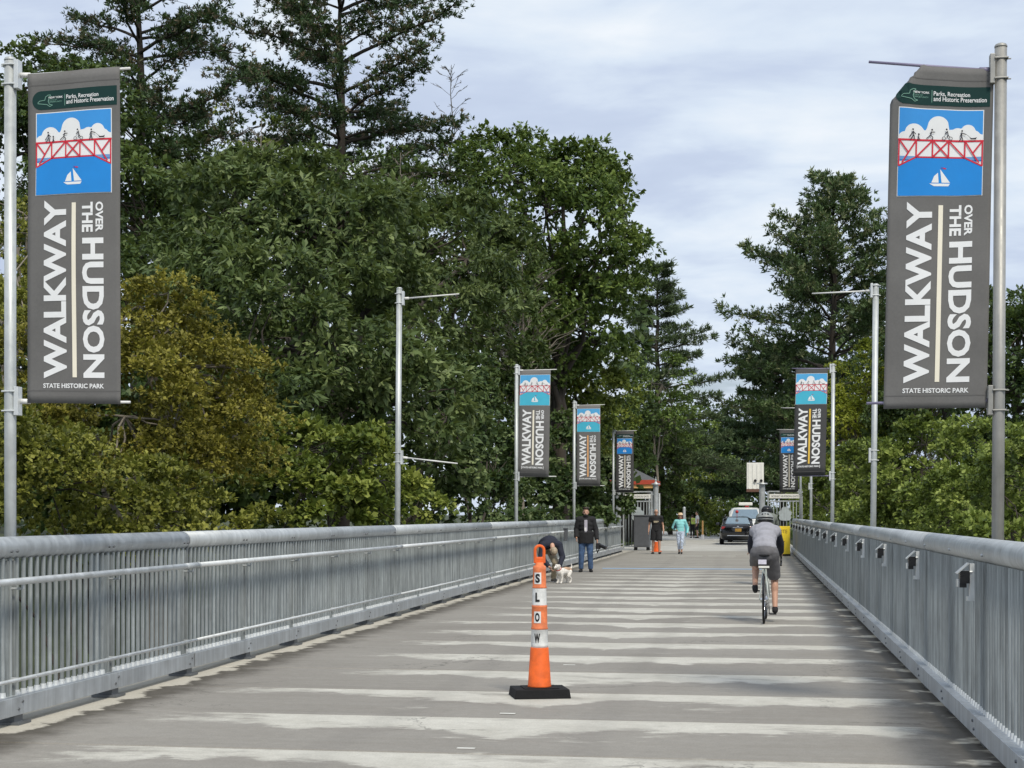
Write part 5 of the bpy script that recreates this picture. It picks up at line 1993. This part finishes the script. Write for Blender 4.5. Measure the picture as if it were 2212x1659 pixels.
def tree(name, label, specs, m_, seed, bark='bark', base=None, trunk_r=.18, cat='tree', group=None, limbs=True, nlimb=14, **kw):
    rng = np.random.default_rng(seed)
    rnd = random.Random(seed)
    lobes = lobes_px(specs)
    cx = sum(l[0][0] for l in lobes) / len(lobes); cy = sum(l[0][1] for l in lobes) / len(lobes)
    if base is None: base = (cx, cy)
    bz = gz(*base)
    root = empty(name, (base[0], base[1], bz), 0, label, cat, group)
    arr, cl = crown_arrays(lobes, rng, **kw)
    off = np.array([base[0], base[1], bz])
    arr[0] = arr[0] - off
    leaf_object('crown', *arr, m_, root)
    b = MB()
    top = max(l[0][2] for l in lobes)
    ctr = Vector((cx, cy, 0))
    h = top - bz
    tp = limb(b, (0, 0, -.2), (cx - base[0], cy - base[1], h * .92), trunk_r, trunk_r * .25, rnd, 8, .03, 8)
    if limbs:
        for (c, r) in lobes:
            s_ = tp[min(7, max(1, int(len(tp) * (.25 + .4 * rnd.random()))))]
            q = Vector(c) - Vector(off)
            limb(b, s_, q, trunk_r * .5, trunk_r * .15, rnd, 6)
            near = cl[np.argsort(((cl - np.array(c)) ** 2).sum(1))[:60]]
            for i in range(nlimb):
                e = near[rnd.randrange(len(near))] - off
                limb(b, q, e, trunk_r * .16, .012, rnd, 5, .15, 4)
    b.build('trunk', M[bark], root, smooth=True)
    return root, len(arr[0])


LM = {
    'oak': leaf_mat('oak_leaves', (0.026, 0.046, 0.012), (0.084, 0.130, 0.037), (0.24, 0.30, 0.115)),
    'deep': leaf_mat('deep_green_leaves', (0.022, 0.042, 0.013), (0.062, 0.108, 0.030), (0.16, 0.225, 0.065)),
    'mid': leaf_mat('mid_green_leaves', (0.037, 0.069, 0.014), (0.110, 0.177, 0.037), (0.271, 0.352, 0.091)),
    'hedge': leaf_mat('hedge_leaves', (0.044, 0.072, 0.012), (0.180, 0.245, 0.045), (0.40, 0.47, 0.12)),
    'bright': leaf_mat('bright_yellow_green_leaves', (0.105, 0.149, 0.014), (0.245, 0.289, 0.025), (0.438, 0.455, 0.061)),
    'maple': leaf_mat('yellow_green_leaves', (0.050, 0.084, 0.012), (0.155, 0.205, 0.032), (0.34, 0.38, 0.08)),
    'ochre': leaf_mat('turning_ochre_leaves', (0.080, 0.078, 0.012), (0.240, 0.220, 0.032), (0.42, 0.385, 0.075)),
    'ochre_dull': leaf_mat('dull_olive_leaves', (0.065, 0.080, 0.013), (0.195, 0.210, 0.032), (0.40, 0.40, 0.085)),
    'vine': leaf_mat('vine_leaves', (0.025, 0.050, 0.017), (0.072, 0.122, 0.038), (0.274, 0.347, 0.148)),
    'grey': leaf_mat('dusty_grey_twigs', (0.105, 0.102, 0.079), (0.193, 0.184, 0.140), (0.298, 0.280, 0.228)),
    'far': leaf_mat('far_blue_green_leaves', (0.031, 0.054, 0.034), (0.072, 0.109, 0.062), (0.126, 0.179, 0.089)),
    'pine_light': leaf_mat('pale_pine_needles', (0.050, 0.080, 0.035), (0.105, 0.150, 0.065), (0.200, 0.240, 0.120), .15),
    'pine': leaf_mat('pine_needles', (0.028, 0.054, 0.022), (0.066, 0.118, 0.044), (0.19, 0.145, 0.10), .18),
    'pine_green': leaf_mat('fresh_pine_needles', (0.034, 0.064, 0.023), (0.105, 0.165, 0.058), (0.26, 0.28, 0.14), .18),
}
NL = 0


def T(*a, **k):
    global NL
    k['L'] = k.get('L', .15) * .80
    k['W'] = k.get('W', .07) * .80
    k['leaves'] = int(k.get('leaves', 6) * 1.5)
    k['cr'] = k.get('cr', .7) * .88
    r_, n = tree(*a, **k)
    NL += n
    return r_


# left side ------------------------------------------------------------------------------------------------
T('oak_tree', 'large drooping green oak filling the middle of the left tree bank', [
    (700, 520, 40, 215, 150, .8), (490, 500, 41, 170, 150, .8), (430, 700, 38, 160, 190, .8), (650, 760, 36, 230, 220, .8),
    (860, 600, 44, 200, 190, .7), (960, 720, 50, 190, 200, .6), (1010, 560, 52, 130, 130, .7), (800, 900, 37, 200, 180, .7), (560, 950, 34, 190, 160, .7), (620, 420, 42, 150, 80, .8)],
  LM['oak'], 11, trunk_r=.32, dens=1.0, cr=.80, twigs=30, leaves=6, L=.26, W=.095, droop=.55, spread=.75)
T('locust_tree', 'ochre yellow tree with small turning leaves left of the big oak', [
    (330, 740, 25, 120, 110, .8), (300, 660, 25.5, 55, 60, .8), (470, 850, 26, 110, 90, .8), (430, 960, 25, 160, 120, .8), (270, 900, 24, 150, 150, .8), (540, 900, 27, 55, 90, .8), (130, 830, 24, 120, 160, .8), (400, 800, 25.5, 110, 90, .8), (330, 1020, 24.5, 150, 90, .8)],
  LM['ochre'], 12, trunk_r=.14, bark='bark_pale', nlimb=7, dens=1.35, cr=.50, twigs=34, leaves=8, L=.085, W=.048, droop=.15, spread=.9, upness=.7)
T('locust_tree', 'dull yellow tree standing behind the near left pole', [
    (40, 620, 27, 120, 130, .8), (10, 800, 25, 110, 150, .8), (60, 470, 29, 90, 90, .8)],
  LM['ochre_dull'], 13, trunk_r=.12, bark='bark_pale', nlimb=7, dens=1.1, cr=.5, twigs=32, leaves=7, L=.09, W=.05, droop=.2, upness=.6)
T('shrub', 'yellow green leafy shrub over the near left railing', [
    (110, 1060, 20, 170, 120, .7), (300, 1110, 20.5, 170, 100, .7), (440, 1150, 22, 150, 70, .7), (-60, 1000, 19, 130, 150, .7)],
  LM['ochre_dull'], 14, trunk_r=.06, cat='shrub', nlimb=6, dens=1.25, cr=.40, twigs=30, leaves=7, L=.085, W=.052, droop=.2, upness=.6)
T('understory_thicket', 'dark green thicket in the shade behind the ochre tree', [
    (90, 960, 33, 170, 130, .5), (260, 860, 33, 150, 130, .5), (230, 1060, 32, 200, 90, .5), (430, 1060, 34, 160, 90, .5), (20, 780, 34, 130, 150, .5), (-80, 980, 31, 130, 170, .5), (560, 1080, 35, 120, 80, .5)],
  LM['deep'], 71, trunk_r=.07, cat='thicket', nlimb=4, dens=1.25, cr=.7, twigs=22, leaves=5, L=.25, W=.17, droop=.3, upness=.4)
T('maple_tree', 'young bright green maple below the oak, left of the bare pole', [
    (730, 1020, 29, 110, 95, .8), (660, 1090, 28, 120, 85, .8), (820, 1100, 31, 90, 70, .8), (620, 990, 29, 70, 70, .8)],
  LM['maple'], 15, trunk_r=.07, dens=1.0, cr=.5, twigs=28, leaves=6, L=.14, W=.10, droop=.3, upness=.6)
T('shrub', 'thin yellow green sapling right of the bare left pole', [
    (905, 1110, 33, 60, 50, .8), (870, 1150, 33, 70, 30, .8)],
  LM['maple'], 16, trunk_r=.04, cat='shrub', dens=.8, cr=.4, twigs=18, leaves=5, L=.14, W=.09, droop=.3)
T('vine_thicket', 'dark thicket of broad leaved vines behind the bare left pole', [
    (960, 900, 41, 120, 130, .5), (930, 1060, 38, 110, 110, .5), (1060, 960, 49, 110, 150, .5), (1060, 1110, 47, 110, 80, .5)],
  LM['vine'], 17, trunk_r=.10, cat='thicket', dens=.95, cr=.55, twigs=24, leaves=6, L=.17, W=.12, droop=.6, upness=.3)
T('vine_thicket', 'dark leafy thicket behind the two small left banners', [
    (1180, 1000, 58, 100, 120, .4), (1200, 1100, 57, 120, 70, .4), (1290, 1060, 66, 70, 90, .4)],
  LM['vine'], 18, trunk_r=.10, cat='thicket', dens=.95, cr=.55, twigs=24, leaves=6, L=.20, W=.15, droop=.6, upness=.3)
T('broadleaf_tree', 'tall dark broadleaf tree at the right end of the left tree bank', [
    (1180, 470, 59, 190, 150, .8), (1090, 380, 60, 110, 90, .8), (1270, 420, 60, 90, 90, .8), (1290, 560, 60, 100, 110, .8), (1230, 650, 60, 140, 130, .8), (1110, 640, 58, 120, 150, .8), (1350, 540, 61, 45, 40, .8), (1290, 740, 62, 90, 100, .8), (1160, 780, 61, 110, 80, .7), (1060, 720, 58, 80, 110, .7), (1330, 420, 61, 40, 60, .8)],
  LM['mid'], 19, trunk_r=.28, dens=1.05, cr=.85, twigs=26, leaves=6, L=.23, W=.12, droop=.45, inner=.3)
T('broadleaf_tree', 'lighter yellow green tree above the small left banners', [
    (1240, 830, 63, 100, 70, .7), (1170, 790, 62, 80, 60, .7), (1310, 880, 68, 60, 80, .7), (1250, 920, 64, 70, 60, .7)],
  LM['maple'], 20, trunk_r=.12, dens=.9, cr=.6, twigs=24, leaves=6, L=.20, W=.12, droop=.4)
T('broadleaf_tree', 'dark leafy tree between the pines behind the near left banner', [
    (180, 250, 48, 150, 110, .8), (60, 330, 48, 120, 150, .8), (330, 520, 47, 120, 130, .8), (200, 450, 46, 170, 160, .8), (420, 400, 52, 100, 110, .8), (30, 200, 50, 60, 90, .8), (220, 640, 44, 160, 150, .8)],
  LM['deep'], 21, trunk_r=.25, dens=.85, cr=.8, twigs=26, leaves=6, L=.21, W=.12, droop=.4)
T('broadleaf_tree', 'sparse autumn touched tree showing sky between the two tall pines', [
    (500, 300, 55, 90, 60, .8), (560, 360, 55, 80, 60, .8), (470, 390, 54, 90, 70, .8)],
  LM['maple'], 22, trunk_r=.12, dens=.35, cr=.7, twigs=18, leaves=5, L=.20, W=.11, droop=.4)
T('broadleaf_tree', 'dull green tree below the tall middle pine', [
    (960, 430, 57, 100, 90, .7), (1000, 500, 57, 90, 110, .7), (760, 380, 56, 130, 60, .7)],
  LM['deep'], 23, trunk_r=.15, dens=.7, cr=.75, twigs=22, leaves=6, L=.22, W=.11, droop=.4)
T('broadleaf_tree', 'dark tree filling the gap behind the gate and small banners', [
    (1330, 930, 84, 90, 110, .6), (1420, 1000, 90, 60, 100, .6), (1300, 1000, 80, 90, 120, .6), (1390, 1080, 92, 80, 60, .6)],
  LM['deep'], 24, trunk_r=.2, dens=.9, cr=.9, twigs=24, leaves=6, L=.26, W=.15, droop=.4)
T('birch_tree', 'slender light green tree with pale stem right of the far left banner', [
    (1430, 830, 86, 50, 60, .8), (1440, 920, 86, 60, 60, .8), (1400, 900, 86, 40, 80, .8)],
  LM['mid'], 25, trunk_r=.09, bark='bark_pale', dens=.6, cr=.8, twigs=20, leaves=5, L=.24, W=.12, droop=.5)

# right side -----------------------------------------------------------------------------------------------
T('hedge_shrub', 'rounded mid green shrub in front of the bare right pole', [
    (1990, 1030, 39, 110, 110, .7), (1930, 1110, 40, 90, 80, .7), (2050, 1110, 36, 100, 90, .7), (2000, 960, 39, 60, 45, .7)],
  LM['hedge'], 31, trunk_r=.06, cat='shrub', dens=1.0, cr=.50, twigs=30, leaves=6, L=.14, W=.075, droop=.2, upness=.8)
T('hedge_shrub', 'dense green shrub behind the near right pole', [
    (2160, 1000, 28, 110, 100, .7), (2120, 1100, 27, 130, 100, .7), (2260, 1050, 25, 120, 140, .7), (2220, 1180, 24, 130, 70, .7)],
  LM['hedge'], 32, trunk_r=.06, cat='shrub', dens=1.0, cr=.42, twigs=30, leaves=6, L=.11, W=.06, droop=.2, upness=.8)
T('hedge_shrub', 'deep green shrub under the dark banner with yellow line', [
    (1830, 1080, 55, 70, 100, .7), (1870, 1040, 50, 60, 80, .7), (1780, 1090, 70, 60, 80, .5), (1740, 1100, 85, 40, 70, .5), (1900, 1130, 46, 70, 50, .7)],
  LM['hedge'], 33, trunk_r=.06, cat='shrub', dens=1.0, cr=.55, twigs=28, leaves=6, L=.17, W=.09, droop=.2, upness=.8)
T('locust_tree', 'bright yellow green tree behind the bare right pole', [
    (1870, 820, 60, 65, 75, .8), (1840, 900, 58, 60, 90, .8), (1910, 900, 57, 70, 90, .8), (1860, 990, 56, 70, 80, .8), (1960, 880, 58, 70, 80, .8)],
  LM['bright'], 34, trunk_r=.12, dens=.9, cr=.6, twigs=30, leaves=7, L=.14, W=.08, droop=.4, upness=.5)
T('broadleaf_tree', 'dark green tree at the right frame edge behind the near right pole', [
    (2190, 760, 52, 70, 110, .8), (2150, 860, 50, 90, 110, .8), (2250, 840, 50, 110, 190, .8), (2200, 670, 53, 30, 40, .8)],
  LM['deep'], 35, trunk_r=.2, dens=.9, cr=.7, twigs=26, leaves=6, L=.2, W=.11, droop=.4)
T('broadleaf_tree', 'mid green tree half hidden behind the near right banner', [
    (2030, 800, 56, 120, 110, .8), (2080, 690, 58, 70, 60, .8), (2010, 920, 54, 130, 90, .8)],
  LM['deep'], 36, trunk_r=.2, dens=.9, cr=.7, twigs=26, leaves=6, L=.2, W=.11, droop=.4)

T('understory_thicket', 'dark green thicket in the shade behind the right hand shrubs', [
    (1960, 1080, 62, 110, 90, .5), (2110, 1080, 46, 120, 100, .5), (2240, 1080, 40, 120, 120, .5), (1850, 1070, 76, 60, 80, .5)],
  LM['deep'], 72, trunk_r=.07, cat='thicket', dens=.8, cr=.8, twigs=20, leaves=5, L=.26, W=.16, droop=.3, upness=.4)
# far end of the path --------------------------------------------------------------------------------------
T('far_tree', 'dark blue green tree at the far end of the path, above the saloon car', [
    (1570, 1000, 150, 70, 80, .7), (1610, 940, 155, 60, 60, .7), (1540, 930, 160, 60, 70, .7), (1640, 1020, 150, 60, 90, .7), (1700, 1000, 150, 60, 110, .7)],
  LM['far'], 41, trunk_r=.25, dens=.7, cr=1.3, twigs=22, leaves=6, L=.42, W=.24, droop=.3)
T('far_tree', 'yellow green young tree left of the saloon car at the path end', [
    (1500, 1030, 122, 40, 35, .8), (1480, 1070, 120, 40, 40, .8), (1530, 1090, 118, 35, 55, .8)],
  LM['maple'], 42, trunk_r=.1, dens=.7, cr=.9, twigs=22, leaves=6, L=.3, W=.17, droop=.4)
T('far_tree', 'muted green tree with yellow patches above the path end', [
    (1480, 950, 128, 60, 70, .8), (1530, 1010, 132, 40, 50, .8), (1590, 1060, 128, 30, 60, .8), (1560, 1100, 124, 35, 45, .8)],
  LM['mid'], 43, trunk_r=.15, dens=.7, cr=1.1, twigs=22, leaves=6, L=.34, W=.2, droop=.4)
T('far_tree', 'dark woodland tree left of the path end behind the walkers', [
    (1430, 1010, 118, 50, 80, .6), (1460, 1100, 116, 60, 50, .6), (1400, 1100, 112, 60, 60, .6), (1500, 1120, 121, 40, 30, .6)],
  LM['deep'], 44, trunk_r=.2, dens=.8, cr=1.0, twigs=22, leaves=6, L=.32, W=.2, droop=.4)
T('bush', 'yellow green bush beside the path left of the saloon car', [
    (1560, 1135, 108, 26, 28, .8), (1530, 1150, 112, 24, 18, .8), (1580, 1120, 114, 20, 30, .8)],
  LM['maple'], 45, trunk_r=.04, cat='bush', dens=1.0, cr=.6, twigs=26, leaves=6, L=.2, W=.12, droop=.2)


# conifers -------------------------------------------------------------------------------------------------
def pine(label, px, d, ztop, zlow, rmax, seed, m_, prof, whorl=.75, nb=5, tufts=1.0, cones=0.0, blade=(.26, .045), lean=0.0, name='pine_tree', rise=.22, skip=0.12, up=.75, nblade=9, puff=.07):
    global NL
    rng = np.random.default_rng(seed)
    rnd = random.Random(seed)
    x, y = at(px, d)
    bz = gz(x, y)
    root = empty(name, (x, y, bz), 0, label, 'tree')
    H = ztop - bz
    tr = MB()
    tp = limb(tr, (0, 0, -.2), (lean, 0, H), .013 * H + .08, .03, rnd, 8, .008, 12)
    tr.build('trunk', M['bark'], root, smooth=True)
    br = MB()
    C, A, T_ = [], [], []
    z = zlow - bz
    toc = Vector((-x, -y, 0)).normalized()
    while z < H - .2:
        f = (z - (zlow - bz)) / (H - (zlow - bz))
        R_ = rmax * prof(f)
        a0 = rnd.uniform(0, 6.28)
        for i in range(nb):
            if rnd.random() < skip: continue
            a = a0 + 2 * math.pi * i / nb + rnd.uniform(-.35, .35)
            L_ = R_ * rnd.choice((rnd.uniform(.35, .75), rnd.uniform(.75, 1.2), rnd.uniform(.8, 1.1)))
            if L_ < .25: continue
            dirv = Vector((math.cos(a), math.sin(a), 0))
            if dirv.dot(toc) < -.6 and rnd.random() < .4: continue
            zz = z + rnd.uniform(-.25, .25)
            n = max(4, int(L_ / .45))
            e0 = rise * (1 - .4 * f) + rnd.uniform(-.10, .12) + f * .45
            pts = []
            bend = Vector((-dirv.y, dirv.x, 0)) * rnd.uniform(-.38, .38)
            wob = [Vector((rnd.gauss(0, .05), rnd.gauss(0, .05), rnd.gauss(0, .05))) * L_ * .45 for _ in range(n + 2)]
            wob[0] *= 0
            for j in range(n + 1):
                s = j / n
                pts.append(Vector((lean * zz / H, 0, zz)) + dirv * (L_ * s) + bend * L_ * s * s + Vector((0, 0, L_ * (e0 * s - .34 * s * s + .20 * s ** 3))) + wob[j] * s)
            for j in range(n):
                r_ = (.018 + .012 * L_) * (1 - j / n) + .008
                br.cyl(pts[j], pts[j + 1], r_, max(.006, r_ * .85), 5, False)
            start = .22 if f > .5 else .36
            for j in range(1, n + 1):
                s = j / n
                if s < start: continue
                for sd in (-1, 1, -.55, .55, 0):
                    l2 = (L_ * .30 * (1.1 - s) + .30) * (.75 if abs(sd) == .55 else 1)
                    if sd == 0: l2 = .25
                    w = (dirv * .75 + Vector((-dirv.y, dirv.x, 0)) * sd * .9).normalized() if sd else dirv
                    e = pts[j] + w * l2 * rnd.uniform(.7, 1.15) + Vector((0, 0, l2 * (rnd.uniform(-.12, .25) + (.35 if abs(sd) == .55 else 0))))
                    if sd: br.cyl(pts[j], e, .012, .006, 3, False)
                    nt = max(2, int(l2 / .13 * tufts))
                    tw = rnd.gauss(0, .08)
                    for q in range(nt):
                        u = (q + .6) / nt
                        C.append(tuple(pts[j].lerp(e, u) + Vector((rnd.gauss(0, puff), rnd.gauss(0, puff), .05 + rnd.gauss(0, puff)))))
                        A.append((w.x * .8, w.y * .8, up))
                        T_.append((.28 + tw + rnd.gauss(0, .10)) if rnd.random() > cones * (.4 + f) else rnd.uniform(.75, 1.0))
        z += whorl * rnd.uniform(.75, 1.3)
    # leader
    for q in range(14):
        zz = H - q * .12
        C.append((lean, 0, zz)); A.append((rnd.gauss(0, .4), rnd.gauss(0, .4), 1)); T_.append(.3)
    br.build('branches', M['bark'], root, smooth=True)
    C, A, T_ = np.array(C), norm(np.array(A, float)), np.array(T_)
    nbl = nblade
    k = len(C)
    a = norm(A[:, None, :] + rng.normal(0, .80, (k, nbl, 3)))
    nn = rng.normal(size=(k, nbl, 3))
    nn = norm(nn - a * (nn * a).sum(-1, keepdims=True))
    ll = blade[0] * (.7 + .6 * rng.random((k, nbl)))
    cc = C[:, None, :] + a * ll[..., None] * .5
    tt = (T_[:, None] + rng.normal(0, .07, (k, nbl))).reshape(-1)
    NL += k * nbl
    leaf_object('needles', cc.reshape(-1, 3), a.reshape(-1, 3), nn.reshape(-1, 3), ll.reshape(-1), np.full(k * nbl, blade[1]), tt, m_, root)


pine('tall dark pine above the big oak, its top cut by the frame', 735, 60, zat(-110, 60), zat(800, 60), 4.8, 58, LM['pine'],
     lambda f: (.75 if f < .35 else (1.12 if f < .50 else (.98 if f < .78 else max(.14, .95 * math.sqrt(max(0.0, (1.02 - f) / .24)))))) ,
     whorl=.95, nb=7, cones=.20, rise=.16, skip=.14, blade=(.19, .05), nblade=11, puff=.12, tufts=1.0)
pine('tall pine rising behind the near left banner', 300, 54, zat(-190, 54), zat(760, 54), 5.2, 52, LM['pine'],
     lambda f: 1.0 if f < .3 else max(.12, 1.12 * (1 - (f - .2) * .85)), whorl=.85, nb=6, cones=.18, rise=.15, skip=.12, blade=(.19, .05), nblade=10, puff=.11)
pine('very large dark pine right of the path beyond the gate', 1800, 95, zat(385, 95), zat(1040, 95), 7.4, 53, LM['pine_green'],
     lambda f: .95 if f < .3 else max(.10, (1 - (f - .3) * .88) * 1.0 if f < .78 else (1.0 - f) * 1.6 + .12), whorl=.95, nb=7, cones=.22, rise=.30, skip=.16, blade=(.32, .085), tufts=.50, puff=.20, nblade=9)
pine('second dark pine hanging over the white sign box', 1690, 108, zat(760, 108), zat(1060, 108), 6.2, 54, LM['pine'],
     lambda f: max(.25, 1.0 - f * .7), whorl=.75, nb=6, cones=.02, rise=.12, blade=(.40, .09), tufts=.75)
pine('wispy light pine right of the tall broadleaf tree', 1420, 92, zat(585, 92), zat(1000, 92), 5.6, 55, LM['pine_light'],
     lambda f: max(.08, 1.0 - f * .86), whorl=.75, nb=6, cones=.03, rise=.10, blade=(.32, .055), tufts=.7, name='hemlock_tree')


def bare_tree(label, px, d, ztop, seed, spread_=.30, parent_m='bark_pale', zlow=0.3):
    rnd = random.Random(seed)
    x, y = at(px, d)
    bz = gz(x, y)
    root = empty('bare_tree', (x, y, bz), 0, label, 'tree')
    H = ztop - bz
    b = MB()
    pts = limb(b, (0, 0, -.2), (0, 0, H), .11, .012, rnd, 6, .015, 14)
    b.build('trunk', M[parent_m], root, smooth=True)
    b = MB()
    for i in range(70):
        t = rnd.uniform(zlow, .985)
        p = Vector((0, 0, H * t))
        a = rnd.uniform(0, 6.28)
        L_ = H * spread_ * (1.02 - t) * rnd.uniform(.6, 1.1) + .25
        q = p + Vector((math.cos(a) * L_, math.sin(a) * L_, L_ * rnd.uniform(.35, .9)))
        pp = limb(b, p, q, .038 * (1.2 - t), .009, rnd, 4, .10, 4)
        for j in range(5):
            s_ = pp[rnd.randint(1, 4)]
            l2 = L_ * .38 * rnd.uniform(.5, 1)
            a2 = a + rnd.uniform(-1, 1)
            limb(b, s_, s_ + Vector((math.cos(a2) * l2, math.sin(a2) * l2, l2 * rnd.uniform(.1, .9))), .014, .007, rnd, 3, .1, 2)
    b.build('branches', M[parent_m], root)


bare_tree('leafless grey tree standing against the sky right of the tall middle pine', 975, 62, zat(140, 62), 61, .36, 'grey_bark', .40)
bare_tree('bleached dead tree between the two tall pines', 565, 50, zat(255, 50), 62, .22, 'bark_pale', .55)
bare_tree('bleached dead stems below the tall middle pine', 865, 52, zat(330, 52), 63, .25, 'bark_pale', .55)
bare_tree('small dead tree in front of the tall broadleaf tree', 1130, 54, zat(520, 54), 64, .38, 'bark_pale', .55)


def woodland():
    """far wood that closes the view behind the trees: one mass nobody could count"""
    rng = np.random.default_rng(77)
    specs = []
    for px in list(range(-1150, -250, 220)) + list(range(-250, 1330, 150)):
        specs.append((px, 930 + rng.uniform(-60, 60), 74 + rng.uniform(0, 16), 120, 330, .35))
    for px in list(range(1760, 2600, 140)) + list(range(2620, 3400, 200)):
        specs.append((px, 960 + rng.uniform(-50, 40), 105 + rng.uniform(0, 20), 120, 260, .4))
    for px in range(1380, 1760, 90):
        specs.append((px, 1050 + rng.uniform(-20, 20), 170 + rng.uniform(0, 20), 90, 110, .4))
    for px in range(1480, 1760, 60):
        specs.append((px, 1095, 164, 50, 45, .5))
    arr, _ = crown_arrays(lobes_px(specs), rng, dens=.48, cr=1.4, twigs=22, leaves=5, L=.50, W=.32, droop=.3, back=.2, inner=.1)
    o = leaf_object('far_woodland', *arr, LM['deep'], None)
    tag(o, kind='stuff')
    return len(arr[0])


NL += woodland()


def grass():
    rng = np.random.default_rng(5)
    n = 26000
    x = np.concatenate([rng.uniform(-26, -6.2, n // 2), rng.uniform(2.6, 16, n // 4), rng.uniform(-11, 6, n // 4)])
    y = np.concatenate([rng.uniform(66, 130, n // 2), rng.uniform(66, 125, n // 4), rng.uniform(92, 135, n // 4)])
    bend = np.where(y < 95, 0, -((y - 95) ** 2) * .004)
    k = (np.abs(x + 1.95 - bend) > 4.4) & ~((y < 75) & (x > -12.8) & (x < 6.7))
    x, y = x[k], y[k]
    z = np.array([gz(a, b) for a, b in zip(x, y)])
    m = len(x)
    a = norm(np.stack([rng.normal(0, .4, m), rng.normal(0, .4, m), np.ones(m)], 1))
    nn = rng.normal(size=(m, 3)); nn = norm(nn - a * (nn * a).sum(1, keepdims=True))
    L_ = .18 + .30 * rng.random(m)
    c = np.stack([x, y, z], 1) + a * L_[:, None] * .45
    o = leaf_object('grass', c, a, nn, L_, np.full(m, .06), .5 + rng.normal(0, .2, m), LM['mid'], None)
    tag(o, kind='stuff')


grass()
print('LEAVES', NL)
